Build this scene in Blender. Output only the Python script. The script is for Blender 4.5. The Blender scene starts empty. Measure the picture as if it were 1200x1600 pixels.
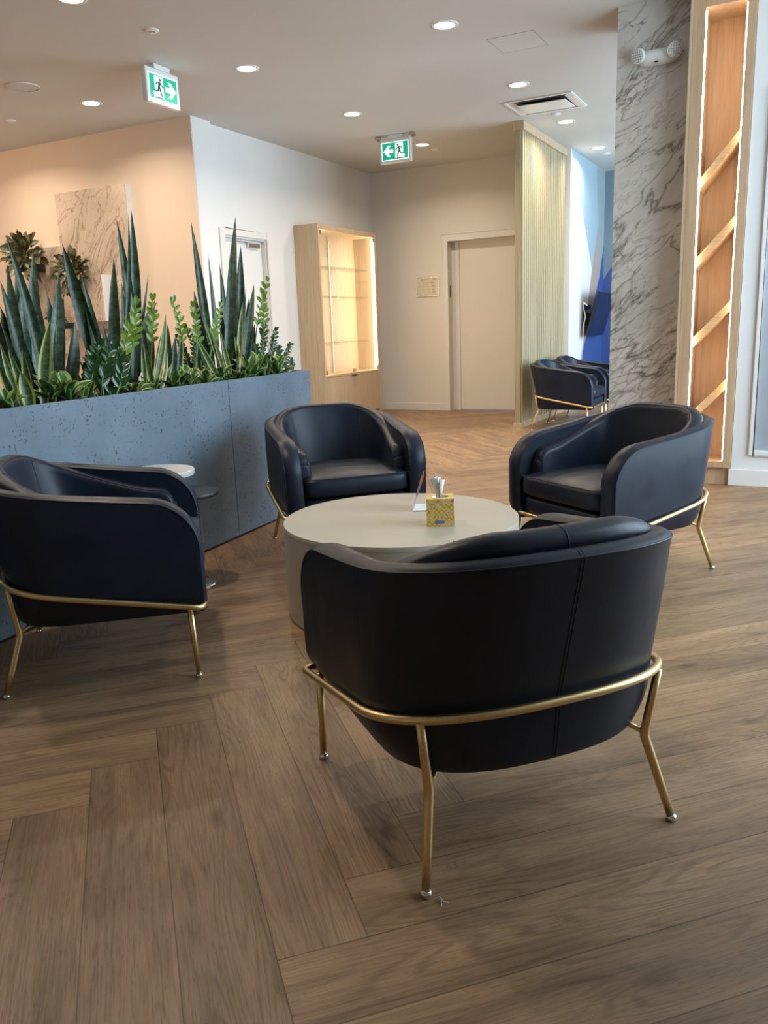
import bpy, bmesh, math, random
import numpy as np
from mathutils import Vector, Matrix

SC = bpy.context.scene
COL = SC.collection
PI = math.pi
random.seed(7)

# ------------------------------------------------------------------ camera
CH = 1.15
PITCH, ROLL, YAW, FPX = 0.222661375, -0.036849908, 0.48392421, 1266.727
def cam_axes():
    cp, sp = math.cos(PITCH), math.sin(PITCH)
    f = Vector((0, cp, -sp)); u = Vector((0, sp, cp)); r = Vector((1, 0, 0))
    c, s = math.cos(ROLL), math.sin(ROLL)
    r2 = c * r + s * u; u2 = -s * r + c * u
    Z = Matrix.Rotation(YAW, 3, 'Z')
    return Z @ r2, Z @ u2, Z @ f
CR, CU, CD = cam_axes()
cam_data = bpy.data.cameras.new('camera')
cam = bpy.data.objects.new('camera', cam_data); COL.objects.link(cam)
cam_data.sensor_fit = 'AUTO'; cam_data.sensor_width = 36.0
cam_data.lens = 36.0 * FPX / 1600.0
cam_data.clip_start = 0.05; cam_data.clip_end = 200
M4 = Matrix((CR, CU, -CD)).transposed().to_4x4(); M4.translation = (0, 0, CH)
cam.matrix_world = M4
SC.camera = cam
def ray(x, y):
    v = CD * FPX + CR * (x - 600) - CU * (y - 800); return v
def on_plane(x, y, p0, n):            # where the sight line of a photo point meets a plane of the place
    v = ray(x, y); o = Vector((0, 0, CH)); n = Vector(n)
    return o + v * ((Vector(p0) - o).dot(n) / v.dot(n))

# ------------------------------------------------------------------ world, exposure, daylight
SC.view_settings.view_transform = 'Standard'
SC.view_settings.look = 'None'
SC.view_settings.gamma = 1.0
SC.view_settings.use_curve_mapping = False
SC.view_settings.exposure = 0.12
world = bpy.data.worlds.new('sky'); SC.world = world; world.use_nodes = True
world.node_tree.nodes['Background'].inputs[0].default_value = (0.55, 0.75, 1.0, 1)
world.node_tree.nodes['Background'].inputs[1].default_value = 1.2

def area(name, loc, rot, sx, sy, power, color):
    d = bpy.data.lights.new(name, 'AREA'); d.shape = 'RECTANGLE'; d.size = sx; d.size_y = sy
    d.energy = power; d.color = color
    o = bpy.data.objects.new(name, d); COL.objects.link(o); o.location = loc; o.rotation_euler = rot
    return o
DAY = (0.68, 0.86, 1.0)
WX = 1.6
area('daylight_near', (WX + .25, 4.1, 1.6), (0, PI / 2, 0), 2.5, 3.2, 215, DAY)       # sky seen through the glazing beside the lounge
area('daylight_far', (WX + .25, 9.6, 1.6), (0, PI / 2, 0), 2.6, 4.6, 340, DAY)        # sky through the glazing beside the far seats
DOWN_W, DOWN_C = 17.5, (1.0, 0.83, 0.66)
WASH_W, WASH_C = 12.0, (1.0, 0.62, 0.36)

# ------------------------------------------------------------------ materials
def _m(name):
    m = bpy.data.materials.new(name); m.use_nodes = True
    nt = m.node_tree; b = nt.nodes['Principled BSDF']
    return m, nt, b
def nd(nt, t, **k):
    n = nt.nodes.new(t)
    for a, v in k.items():
        if a in n.inputs: n.inputs[a].default_value = v
        else: setattr(n, a, v)
    return n
def mapping(nt, scale, coord='Object', rot=(0, 0, 0)):
    tc = nd(nt, 'ShaderNodeTexCoord'); mp = nd(nt, 'ShaderNodeMapping')
    mp.inputs['Scale'].default_value = scale; mp.inputs['Rotation'].default_value = rot
    nt.links.new(tc.outputs[coord], mp.inputs[0]); return mp
def ramp(nt, fac, stops):
    r = nd(nt, 'ShaderNodeValToRGB'); e = r.color_ramp.elements
    while len(e) < len(stops): e.new(.5)
    for i, (p, c) in enumerate(stops):
        e[i].position = p; e[i].color = (*c, 1) if len(c) == 3 else c
    nt.links.new(fac, r.inputs[0]); return r
def bump(nt, b, h, strength=.1, dist=.01):
    n = nd(nt, 'ShaderNodeBump'); n.inputs['Strength'].default_value = strength; n.inputs['Distance'].default_value = dist
    nt.links.new(h, n.inputs['Height']); nt.links.new(n.outputs[0], b.inputs['Normal']); return n
def mix(nt, fac, a, b, mode='MIX'):
    n = nt.nodes.new('ShaderNodeMix'); n.data_type = 'RGBA'; n.blend_type = mode
    if isinstance(fac, (int, float)): n.inputs[0].default_value = fac
    else: nt.links.new(fac, n.inputs[0])
    for i, v in ((6, a), (7, b)):
        if isinstance(v, tuple): n.inputs[i].default_value = (*v, 1)
        else: nt.links.new(v, n.inputs[i])
    return n.outputs[2]
def plain(name, col, rough=.5, metal=0, spec=.5, noise=.04, nscale=6, bmp=0, emit=0, ecol=None):
    m, nt, b = _m(name)
    b.inputs['Roughness'].default_value = rough; b.inputs['Metallic'].default_value = metal
    b.inputs['Specular IOR Level'].default_value = spec
    mp = mapping(nt, (1, 1, 1)); n = nd(nt, 'ShaderNodeTexNoise'); n.inputs['Scale'].default_value = nscale; n.inputs['Detail'].default_value = 3
    nt.links.new(mp.outputs[0], n.inputs[0])
    lo = tuple(c * (1 - noise) for c in col); hi = tuple(min(1, c * (1 + noise)) for c in col)
    r = ramp(nt, n.outputs[0], [(.35, lo), (.65, hi)]); nt.links.new(r.outputs[0], b.inputs['Base Color'])
    if bmp:
        n2 = nd(nt, 'ShaderNodeTexNoise'); n2.inputs['Scale'].default_value = 220; nt.links.new(mp.outputs[0], n2.inputs[0])
        bump(nt, b, n2.outputs[0], bmp, .002)
    if emit:
        b.inputs['Emission Color'].default_value = (*(ecol or col), 1); b.inputs['Emission Strength'].default_value = emit
    return m
def wood(name, c1, c2, axis=2, scale=1.0, rough=.45):
    m, nt, b = _m(name); b.inputs['Roughness'].default_value = rough
    s = [22 * scale] * 3; s[axis] = .9 * scale
    mp = mapping(nt, tuple(s)); n = nd(nt, 'ShaderNodeTexNoise'); n.inputs['Scale'].default_value = 1.6; n.inputs['Detail'].default_value = 6; n.inputs['Distortion'].default_value = .8
    nt.links.new(mp.outputs[0], n.inputs[0])
    r = ramp(nt, n.outputs[0], [(.3, c1), (.7, c2)])
    s2 = [200 * scale] * 3; s2[axis] = 4
    mp2 = mapping(nt, tuple(s2)); n2 = nd(nt, 'ShaderNodeTexNoise'); n2.inputs['Scale'].default_value = 1; n2.inputs['Detail'].default_value = 2
    nt.links.new(mp2.outputs[0], n2.inputs[0])
    r2 = ramp(nt, n2.outputs[0], [(.35, (.88, .86, .84)), (.6, (1, 1, 1))])
    nt.links.new(mix(nt, 1.0, r.outputs[0], r2.outputs[0], 'MULTIPLY'), b.inputs['Base Color'])
    bump(nt, b, n2.outputs[0], .04, .001); return m
def leather():
    m, nt, b = _m('navy_leather')
    b.inputs['Roughness'].default_value = .42; b.inputs['Specular IOR Level'].default_value = .30
    mp = mapping(nt, (1, 1, 1)); v = nd(nt, 'ShaderNodeTexVoronoi'); v.inputs['Scale'].default_value = 520; nt.links.new(mp.outputs[0], v.inputs[0])
    n = nd(nt, 'ShaderNodeTexNoise'); n.inputs['Scale'].default_value = 9; n.inputs['Detail'].default_value = 4; nt.links.new(mp.outputs[0], n.inputs[0])
    r = ramp(nt, n.outputs[0], [(.3, (.0072, .0112, .022)), (.7, (.0100, .0152, .029))]); nt.links.new(r.outputs[0], b.inputs['Base Color'])
    rr = ramp(nt, n.outputs[0], [(.3, (.36,) * 3), (.7, (.46,) * 3)]); nt.links.new(rr.outputs[0], b.inputs['Roughness'])
    n3 = nd(nt, 'ShaderNodeTexNoise'); n3.inputs['Scale'].default_value = 14; nt.links.new(mp.outputs[0], n3.inputs[0])
    b1 = bump(nt, b, v.outputs['Distance'], .12, .0006)
    b2 = nd(nt, 'ShaderNodeBump'); b2.inputs['Strength'].default_value = .25; b2.inputs['Distance'].default_value = .004
    nt.links.new(n3.outputs[0], b2.inputs['Height']); nt.links.new(b2.outputs[0], b1.inputs['Normal'])
    return m
def brass():
    m, nt, b = _m('brushed_brass'); b.inputs['Metallic'].default_value = 1; b.inputs['Roughness'].default_value = .36
    mp = mapping(nt, (60, 60, 60)); n = nd(nt, 'ShaderNodeTexNoise'); n.inputs['Scale'].default_value = 3; nt.links.new(mp.outputs[0], n.inputs[0])
    r = ramp(nt, n.outputs[0], [(.3, (.66, .49, .23)), (.7, (.74, .56, .29))]); nt.links.new(r.outputs[0], b.inputs['Base Color']); return m
def marble(name, base, vein, rot=(0, 0, 0), scale=1.0, rough=.25, dens=1.0, pebble=False):
    m, nt, b = _m(name); b.inputs['Roughness'].default_value = rough
    mp = mapping(nt, (scale, scale, scale), rot=rot)
    st = nt.nodes.new('ShaderNodeMapping'); st.inputs['Scale'].default_value = (.55, 1, 1.7); nt.links.new(mp.outputs[0], st.inputs[0])
    def ridge(sc, w, col, det, dist, rough_=.55):
        n = nd(nt, 'ShaderNodeTexNoise'); n.inputs['Scale'].default_value = sc; n.inputs['Detail'].default_value = det; n.inputs['Distortion'].default_value = dist; n.inputs['Roughness'].default_value = rough_
        nt.links.new(st.outputs[0], n.inputs[0])
        s1 = nt.nodes.new('ShaderNodeMath'); s1.operation = 'SUBTRACT'; s1.inputs[1].default_value = .5; nt.links.new(n.outputs[0], s1.inputs[0])
        s2 = nt.nodes.new('ShaderNodeMath'); s2.operation = 'ABSOLUTE'; nt.links.new(s1.outputs[0], s2.inputs[0])
        return ramp(nt, s2.outputs[0], [(0, col), (w * .35, tuple(.45 * c + .55 for c in col)), (w, (1, 1, 1))])
    def mask(sc, lo, hi):
        n = nd(nt, 'ShaderNodeTexNoise'); n.inputs['Scale'].default_value = sc; n.inputs['Detail'].default_value = 2; nt.links.new(st.outputs[0], n.inputs[0])
        return ramp(nt, n.outputs[0], [(lo, (0, 0, 0)), (hi, (1, 1, 1))])
    v1 = ridge(1.5, .030 * dens, vein, 9, .9); v2 = ridge(4.2, .05 * dens, tuple(.45 + .5 * c for c in vein), 7, 1.6, .6); v3 = ridge(2.3, .012 * dens, tuple(.6 * c for c in vein), 10, .6)
    m1 = mask(1.1, .38, .52); m2 = mask(2.0, .45, .60); m3 = mask(1.6, .47, .56)
    cl = nd(nt, 'ShaderNodeTexNoise'); cl.inputs['Scale'].default_value = 2; cl.inputs['Detail'].default_value = 6; nt.links.new(st.outputs[0], cl.inputs[0])
    cb = ramp(nt, cl.outputs[0], [(.3, tuple(x * .80 for x in base)), (.6, base)])
    t = cb.outputs[0]
    for vv, mm_ in ((v1, m1), (v2, m2), (v3, m3)): t = mix(nt, mm_.outputs[0], t, mix(nt, 1.0, t, vv.outputs[0], 'MULTIPLY'))
    if pebble:
        wn = nd(nt, 'ShaderNodeTexNoise'); wn.inputs['Scale'].default_value = 5; wn.inputs['Detail'].default_value = 4; nt.links.new(st.outputs[0], wn.inputs[0])
        off = nt.nodes.new('ShaderNodeVectorMath'); off.operation = 'MULTIPLY_ADD'; off.inputs[1].default_value = (.16,) * 3
        nt.links.new(wn.outputs['Color'], off.inputs[0]); nt.links.new(st.outputs[0], off.inputs[2])
        vo = nd(nt, 'ShaderNodeTexVoronoi'); vo.feature = 'DISTANCE_TO_EDGE'; vo.inputs['Scale'].default_value = 9; nt.links.new(off.outputs[0], vo.inputs[0])
        pr = ramp(nt, vo.outputs['Distance'], [(0, (.62, .60, .58)), (.07, (.86, .85, .84)), (.14, (1, 1, 1))])
        tc = nd(nt, 'ShaderNodeTexCoord'); sp_ = nd(nt, 'ShaderNodeSeparateXYZ'); nt.links.new(tc.outputs['Object'], sp_.inputs[0])
        ad = nt.nodes.new('ShaderNodeMath'); ad.operation = 'MULTIPLY_ADD'; ad.inputs[1].default_value = 1.2; nt.links.new(wn.outputs[0], ad.inputs[0]); nt.links.new(sp_.outputs[2], ad.inputs[2])
        mk = ramp(nt, ad.outputs[0], [(.0, (1, 1, 1)), (1.0, (0, 0, 0))])
        dv_ = nt.nodes.new('ShaderNodeMath'); dv_.operation = 'MULTIPLY_ADD'; dv_.inputs[1].default_value = 2.2; dv_.inputs[2].default_value = -3.3; nt.links.new(ad.outputs[0], dv_.inputs[0]); nt.links.new(dv_.outputs[0], mk.inputs[0])
        t = mix(nt, mk.outputs[0], t, mix(nt, 1.0, t, pr.outputs[0], 'MULTIPLY'))
    nt.links.new(t, b.inputs['Base Color']); return m
def emis(name, col, s):
    m, nt, b = _m(name); b.inputs['Base Color'].default_value = (*[min(1, c) for c in col], 1)
    b.inputs['Emission Color'].default_value = (*col, 1); b.inputs['Emission Strength'].default_value = s; return m
def glass(name, tint=(1, 1, 1), refl=.12):
    m = bpy.data.materials.new(name); m.use_nodes = True; nt = m.node_tree; nt.nodes.clear()
    o = nd(nt, 'ShaderNodeOutputMaterial'); t = nd(nt, 'ShaderNodeBsdfTransparent'); t.inputs[0].default_value = (*tint, 1)
    g = nd(nt, 'ShaderNodeBsdfGlossy'); g.inputs['Roughness'].default_value = .03
    lw = nd(nt, 'ShaderNodeLayerWeight'); f = nd(nt, 'ShaderNodeMath'); f.operation = 'POWER'; f.inputs[1].default_value = 4.0; nt.links.new(lw.outputs['Facing'], f.inputs[0])
    f2 = nd(nt, 'ShaderNodeMath'); f2.operation = 'MULTIPLY_ADD'; f2.inputs[1].default_value = .7; f2.inputs[2].default_value = .035; nt.links.new(f.outputs[0], f2.inputs[0])
    x = nd(nt, 'ShaderNodeMixShader'); nt.links.new(f2.outputs[0], x.inputs[0]); nt.links.new(t.outputs[0], x.inputs[1]); nt.links.new(g.outputs[0], x.inputs[2]); nt.links.new(x.outputs[0], o.inputs[0]); return m

def floor_mat():
    m, nt, b = _m('oak_herringbone')
    uv = nd(nt, 'ShaderNodeUVMap'); uv.uv_map = 'UVMap'
    at = nd(nt, 'ShaderNodeAttribute'); at.attribute_name = 'plank'
    sep = nd(nt, 'ShaderNodeSeparateXYZ'); nt.links.new(uv.outputs[0], sep.inputs[0])
    def math_(op, a, bb=None, c=None):
        n = nt.nodes.new('ShaderNodeMath'); n.operation = op
        for i, v in enumerate((a, bb, c)):
            if v is None: continue
            if isinstance(v, (int, float)): n.inputs[i].default_value = v
            else: nt.links.new(v, n.inputs[i])
        return n.outputs[0]
    U, V = sep.outputs[0], sep.outputs[1]
    sc = nd(nt, 'ShaderNodeSeparateColor'); nt.links.new(at.outputs['Color'], sc.inputs[0])
    R1, R2, R3 = sc.outputs[0], sc.outputs[1], sc.outputs[2]
    def vec(su, sv, seed):
        cb = nd(nt, 'ShaderNodeCombineXYZ')
        nt.links.new(math_('MULTIPLY_ADD', U, su, math_('MULTIPLY', R1, 37.0)), cb.inputs[0])
        nt.links.new(math_('MULTIPLY_ADD', V, sv, math_('MULTIPLY', R2, 23.0)), cb.inputs[1])
        nt.links.new(math_('MULTIPLY_ADD', R3, 11.0, seed), cb.inputs[2]); return cb.outputs[0]
    def noise(v, s, d=4, dist=0):
        n = nd(nt, 'ShaderNodeTexNoise'); n.inputs['Scale'].default_value = s; n.inputs['Detail'].default_value = d; n.inputs['Distortion'].default_value = dist
        nt.links.new(v, n.inputs[0]); return n.outputs[0]
    broad = noise(vec(1.6, 9, 0), 1.0, 3, .5)
    # cathedral figure: contour lines of a stretched noise field
    fld = noise(vec(.75, 5.5, 3), 1.0, 2, .25)
    rings = math_('SINE', math_('MULTIPLY', fld, 170.0))
    rings = math_('MULTIPLY_ADD', rings, .5, .5)
    fine = noise(vec(9, 260, 5), 1.0, 3)
    pores = noise(vec(28, 420, 9), 1.0, 2)
    blot = noise(vec(3, 6, 7), 1.0, 4, .6)
    base = ramp(nt, broad, [(.28, (.185, .112, .060)), (.5, (.295, .18, .095)), (.75, (.38, .24, .132))])
    rg = ramp(nt, rings, [(0, (.70, .67, .64)), (.5, (1, 1, 1))])
    mk = ramp(nt, blot, [(.38, (.1,) * 3), (.55, (1, 1, 1))])
    c = mix(nt, mk.outputs[0], base.outputs[0], mix(nt, .8, base.outputs[0], mix(nt, 1.0, base.outputs[0], rg.outputs[0], 'MULTIPLY')))
    fn = ramp(nt, fine, [(.3, (.80, .79, .78)), (.6, (1.05, 1.05, 1.05))])
    c = mix(nt, 1.0, c, fn.outputs[0], 'MULTIPLY')
    pr = ramp(nt, pores, [(.33, (.62, .60, .58)), (.42, (1, 1, 1))]); c = mix(nt, .7, c, mix(nt, 1.0, c, pr.outputs[0], 'MULTIPLY'))
    # knots
    vo = nd(nt, 'ShaderNodeTexVoronoi'); vo.inputs['Scale'].default_value = 1.0; nt.links.new(vec(2.2, 6, 13), vo.inputs[0])
    kn = ramp(nt, vo.outputs['Distance'], [(.03, (.38, .34, .30)), (.14, (1, 1, 1))]); c = mix(nt, .75, c, mix(nt, 1.0, c, kn.outputs[0], 'MULTIPLY'))
    tone = ramp(nt, R3, [(0, (.86, .86, .87)), (1, (1.12, 1.10, 1.08))]); c = mix(nt, 1.0, c, tone.outputs[0], 'MULTIPLY')
    L, W = 1.2192, .1778
    du = math_('MINIMUM', U, math_('SUBTRACT', L, U)); dv = math_('MINIMUM', V, math_('SUBTRACT', W, V))
    e = math_('MINIMUM', du, dv)
    gr = ramp(nt, math_('MULTIPLY', e, 10.0), [(.007, (.38,) * 3), (.017, (1,) * 3)])
    c = mix(nt, 1.0, c, gr.outputs[0], 'MULTIPLY')
    nt.links.new(c, b.inputs['Base Color'])
    rr = ramp(nt, fine, [(.3, (.54,) * 3), (.7, (.38,) * 3)]); nt.links.new(rr.outputs[0], b.inputs['Roughness'])
    b.inputs['Specular IOR Level'].default_value = .42
    b1 = bump(nt, b, pores, .12, .001)
    b2 = nd(nt, 'ShaderNodeBump'); b2.inputs['Strength'].default_value = .4; b2.inputs['Distance'].default_value = .001
    nt.links.new(gr.outputs[0], b2.inputs['Height']); nt.links.new(b2.outputs[0], b1.inputs['Normal'])
    return m
def concrete():
    m, nt, b = _m('blue_grey_concrete'); b.inputs['Roughness'].default_value = .55
    mp = mapping(nt, (1, 1, 1)); n = nd(nt, 'ShaderNodeTexNoise'); n.inputs['Scale'].default_value = 2.2; n.inputs['Detail'].default_value = 8; n.inputs['Roughness'].default_value = .65; nt.links.new(mp.outputs[0], n.inputs[0])
    r = ramp(nt, n.outputs[0], [(.3, (.100, .145, .190)), (.7, (.175, .235, .295))])
    v = nd(nt, 'ShaderNodeTexNoise'); v.inputs['Scale'].default_value = 75; v.inputs['Detail'].default_value = 1; nt.links.new(mp.outputs[0], v.inputs[0])
    k = nd(nt, 'ShaderNodeTexNoise'); k.inputs['Scale'].default_value = 7; nt.links.new(mp.outputs[0], k.inputs[0])
    pm = ramp(nt, v.outputs[0], [(.31, (.30, .30, .32)), (.35, (1, 1, 1))]); km = ramp(nt, k.outputs[0], [(.40, (0, 0, 0)), (.55, (1, 1, 1))])
    pits = mix(nt, km.outputs[0], (1, 1, 1), pm.outputs[0])
    nt.links.new(mix(nt, 1.0, r.outputs[0], pits, 'MULTIPLY'), b.inputs['Base Color'])
    bump(nt, b, pits, .4, .002); return m
def leaf_mat(name, dark, light, edge=None, band=1.0, rough=.38):
    m, nt, b = _m(name); b.inputs['Roughness'].default_value = rough
    uv = nd(nt, 'ShaderNodeUVMap'); uv.uv_map = 'UVMap'; sep = nd(nt, 'ShaderNodeSeparateXYZ'); nt.links.new(uv.outputs[0], sep.inputs[0])
    mp = nt.nodes.new('ShaderNodeMapping'); mp.inputs['Scale'].default_value = (1.3, 26 * band, 1); nt.links.new(uv.outputs[0], mp.inputs[0])
    tc = nd(nt, 'ShaderNodeTexCoord')
    n = nd(nt, 'ShaderNodeTexNoise'); n.inputs['Scale'].default_value = 1; n.inputs['Detail'].default_value = 5; n.inputs['Distortion'].default_value = 1.2
    nt.links.new(mp.outputs[0], n.inputs[0])
    r = ramp(nt, n.outputs[0], [(.38, dark), (.62, light)]); c = r.outputs[0]
    if edge:
        a = nt.nodes.new('ShaderNodeMath'); a.operation = 'SUBTRACT'; a.inputs[1].default_value = .5; nt.links.new(sep.outputs[0], a.inputs[0])
        a2 = nt.nodes.new('ShaderNodeMath'); a2.operation = 'ABSOLUTE'; nt.links.new(a.outputs[0], a2.inputs[0])
        e = ramp(nt, a2.outputs[0], [(.30, (0, 0, 0)), (.34, (1, 1, 1))]); c = mix(nt, e.outputs[0], c, edge)
    nt.links.new(c, b.inputs['Base Color']); return m

MT = {}
def M(k): return MT[k]
MT['leather'] = leather(); MT['brass'] = brass()
MT['cap'] = plain('polished_cap', (.75, .72, .66), .12, 1)
MT['floor'] = floor_mat()
MT['paint'] = plain('warm_white_paint', (.70, .665, .61), .6, noise=.015, nscale=1.5, bmp=.03)
MT['paintw'] = plain('white_paint', (.70, .69, .665), .6, noise=.015, nscale=1.5, bmp=.03)
MT['peach'] = plain('peach_paint', (.74, .60, .47), .6, noise=.02, nscale=1.5, bmp=.03)
MT['ceil'] = plain('ceiling_paint', (.60, .60, .575), .75, noise=.015, nscale=1)
MT['trim'] = plain('trim_paint', (.70, .68, .64), .4, noise=.01)
MT['whitep'] = plain('white_plastic', (.76, .77, .74), .35, noise=.01)
MT['darkp'] = plain('black_plastic', (.012, .013, .015), .4)
MT['steel'] = plain('steel', (.55, .55, .54), .25, 1)
MT['concrete'] = concrete()
MT['soil'] = plain('dark_soil', (.018, .013, .010), .95, noise=.5, nscale=60)
MT['table'] = plain('greige_lacquer', (.43, .395, .32), .38, noise=.03, nscale=3)
MT['oakp'] = wood('pale_oak', (.48, .355, .225), (.60, .455, .30))
MT['oaky'] = wood('honey_oak', (.44, .285, .165), (.56, .375, .225))
MT['oakyh'] = wood('honey_oak_rail', (.44, .28, .14), (.58, .38, .20), axis=0)
MT['slat'] = wood('blond_ash', (.38, .32, .185), (.47, .405, .25))
MT['marble'] = marble('veined_marble', (.60, .565, .515), (.36, .34, .32), rot=(0, .68, 0), scale=1.5, pebble=True)
MT['marblep'] = marble('warm_marble', (.60, .49, .385), (.50, .42, .35), rot=(0, .9, 0), scale=1.5, dens=.6)
MT['marblet'] = marble('white_marble', (.72, .70, .66), (.6, .58, .55), scale=5)
MT['glass'] = glass('clear_glass')
MT['glassg'] = glass('greenish_glass', (.93, .97, .95))
MT['blue_l'] = plain('light_blue_paint', (.33, .46, .52), .55, noise=.01)
MT['blue_r'] = plain('royal_blue_paint', (.04, .085, .27), .5, noise=.01)
MT['teal'] = plain('slate_teal_paint', (.17, .25, .30), .55, noise=.01)
MT['greyb'] = plain('grey_blue_paint', (.30, .37, .40), .55, noise=.01)
MT['tan'] = plain('tan_paint', (.42, .335, .27), .55, noise=.01)
MT['screen'] = plain('dark_screen', (.008, .012, .03), .12)
MT['grille'] = plain('dark_grille', (.03, .03, .03), .6)
MT['lamp'] = emis('lamp_diffuser', (1, .93, .84), 9)
MT['led'] = emis('led_strip', (1, .82, .62), 21)
MT['green'] = plain('sign_green', (.0, .33, .18), .4, emit=.65, ecol=(.0, .40, .22))
MT['signw'] = emis('sign_white', (.86, .95, 1.0), .75)
MT['grn_d'] = plain('sign_figure_green', (.0, .10, .055), .5, emit=.15, ecol=(0, .25, .12))
MT['snake'] = leaf_mat('snake_leaf', (.008, .022, .010), (.036, .078, .036))
MT['snakel'] = leaf_mat('snake_leaf_pale', (.028, .065, .042), (.085, .145, .10))
MT['snakee'] = leaf_mat('snake_leaf_edged', (.022, .060, .020), (.07, .14, .055), edge=(.42, .44, .11))
MT['zz'] = leaf_mat('glossy_leaf', (.014, .050, .012), (.022, .075, .020), band=.1, rough=.22)
MT['zzb'] = leaf_mat('bright_leaf', (.10, .18, .015), (.20, .30, .035), band=.1, rough=.3)
MT['pep'] = leaf_mat('rosette_leaf', (.022, .085, .020), (.04, .13, .03), edge=(.30, .40, .13), band=.1, rough=.3)
MT['stem'] = plain('green_stem', (.13, .22, .06), .5)
MT['fern'] = leaf_mat('olive_leaf', (.06, .062, .024), (.17, .155, .075), band=.1, rough=.45)
MT['tissue'] = plain('tissue_paper', (.86, .87, .88), .8)
MT['paper'] = plain('white_card', (.80, .79, .80), .5)
MT['orange'] = plain('orange_print', (.60, .21, .08), .4)
MT['greyprint'] = plain('grey_print', (.25, .26, .29), .4)
MT['acryl'] = glass('acrylic', (.97, .98, .98))
MT['plaque'] = plain('plaque_face', (.66, .60, .47), .45)
MT['plaqueink'] = plain('plaque_ink', (.42, .36, .24), .5)
MT['greypanel'] = plain('grey_blind', (.30, .31, .33), .6)
MT['lens'] = plain('lamp_lens', (.42, .43, .43), .15)
MT['inkblue'] = plain('ink_blue', (.10, .20, .45), .5)

def tissue_box_mat():
    m, nt, b = _m('gold_lattice_card'); b.inputs['Roughness'].default_value = .35
    mp = mapping(nt, (1, 1, 1)); sep = nd(nt, 'ShaderNodeSeparateXYZ'); nt.links.new(mp.outputs[0], sep.inputs[0])
    def ma(op, a, bb):
        n = nt.nodes.new('ShaderNodeMath'); n.operation = op
        for i, v in enumerate((a, bb)):
            if isinstance(v, (int, float)): n.inputs[i].default_value = v
            else: nt.links.new(v, n.inputs[i])
        return n.outputs[0]
    hx = ma('ADD', sep.outputs[0], sep.outputs[1])
    def lines(v):
        f = ma('FRACT', ma('MULTIPLY', v, 52.0), 0.0); return ma('ABSOLUTE', ma('SUBTRACT', f, .5), 0)
    a = lines(ma('ADD', hx, sep.outputs[2])); c = lines(ma('SUBTRACT', hx, sep.outputs[2]))
    l = ma('MAXIMUM', a, c)
    r = ramp(nt, l, [(.38, (.78, .56, .10)), (.47, (.30, .17, .04))])
    n = nd(nt, 'ShaderNodeTexNoise'); n.inputs['Scale'].default_value = 42; n.inputs['Detail'].default_value = 3; nt.links.new(mp.outputs[0], n.inputs[0])
    r2 = ramp(nt, n.outputs[0], [(.50, (0, 0, 0)), (.56, (1, 1, 1))])
    r3 = ramp(nt, n.outputs[0], [(.55, (.80, .62, .28)), (.68, (.45, .13, .05))])
    nt.links.new(mix(nt, r2.outputs[0], r.outputs[0], r3.outputs[0]), b.inputs['Base Color']); return m
MT['tbox'] = tissue_box_mat()

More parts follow.
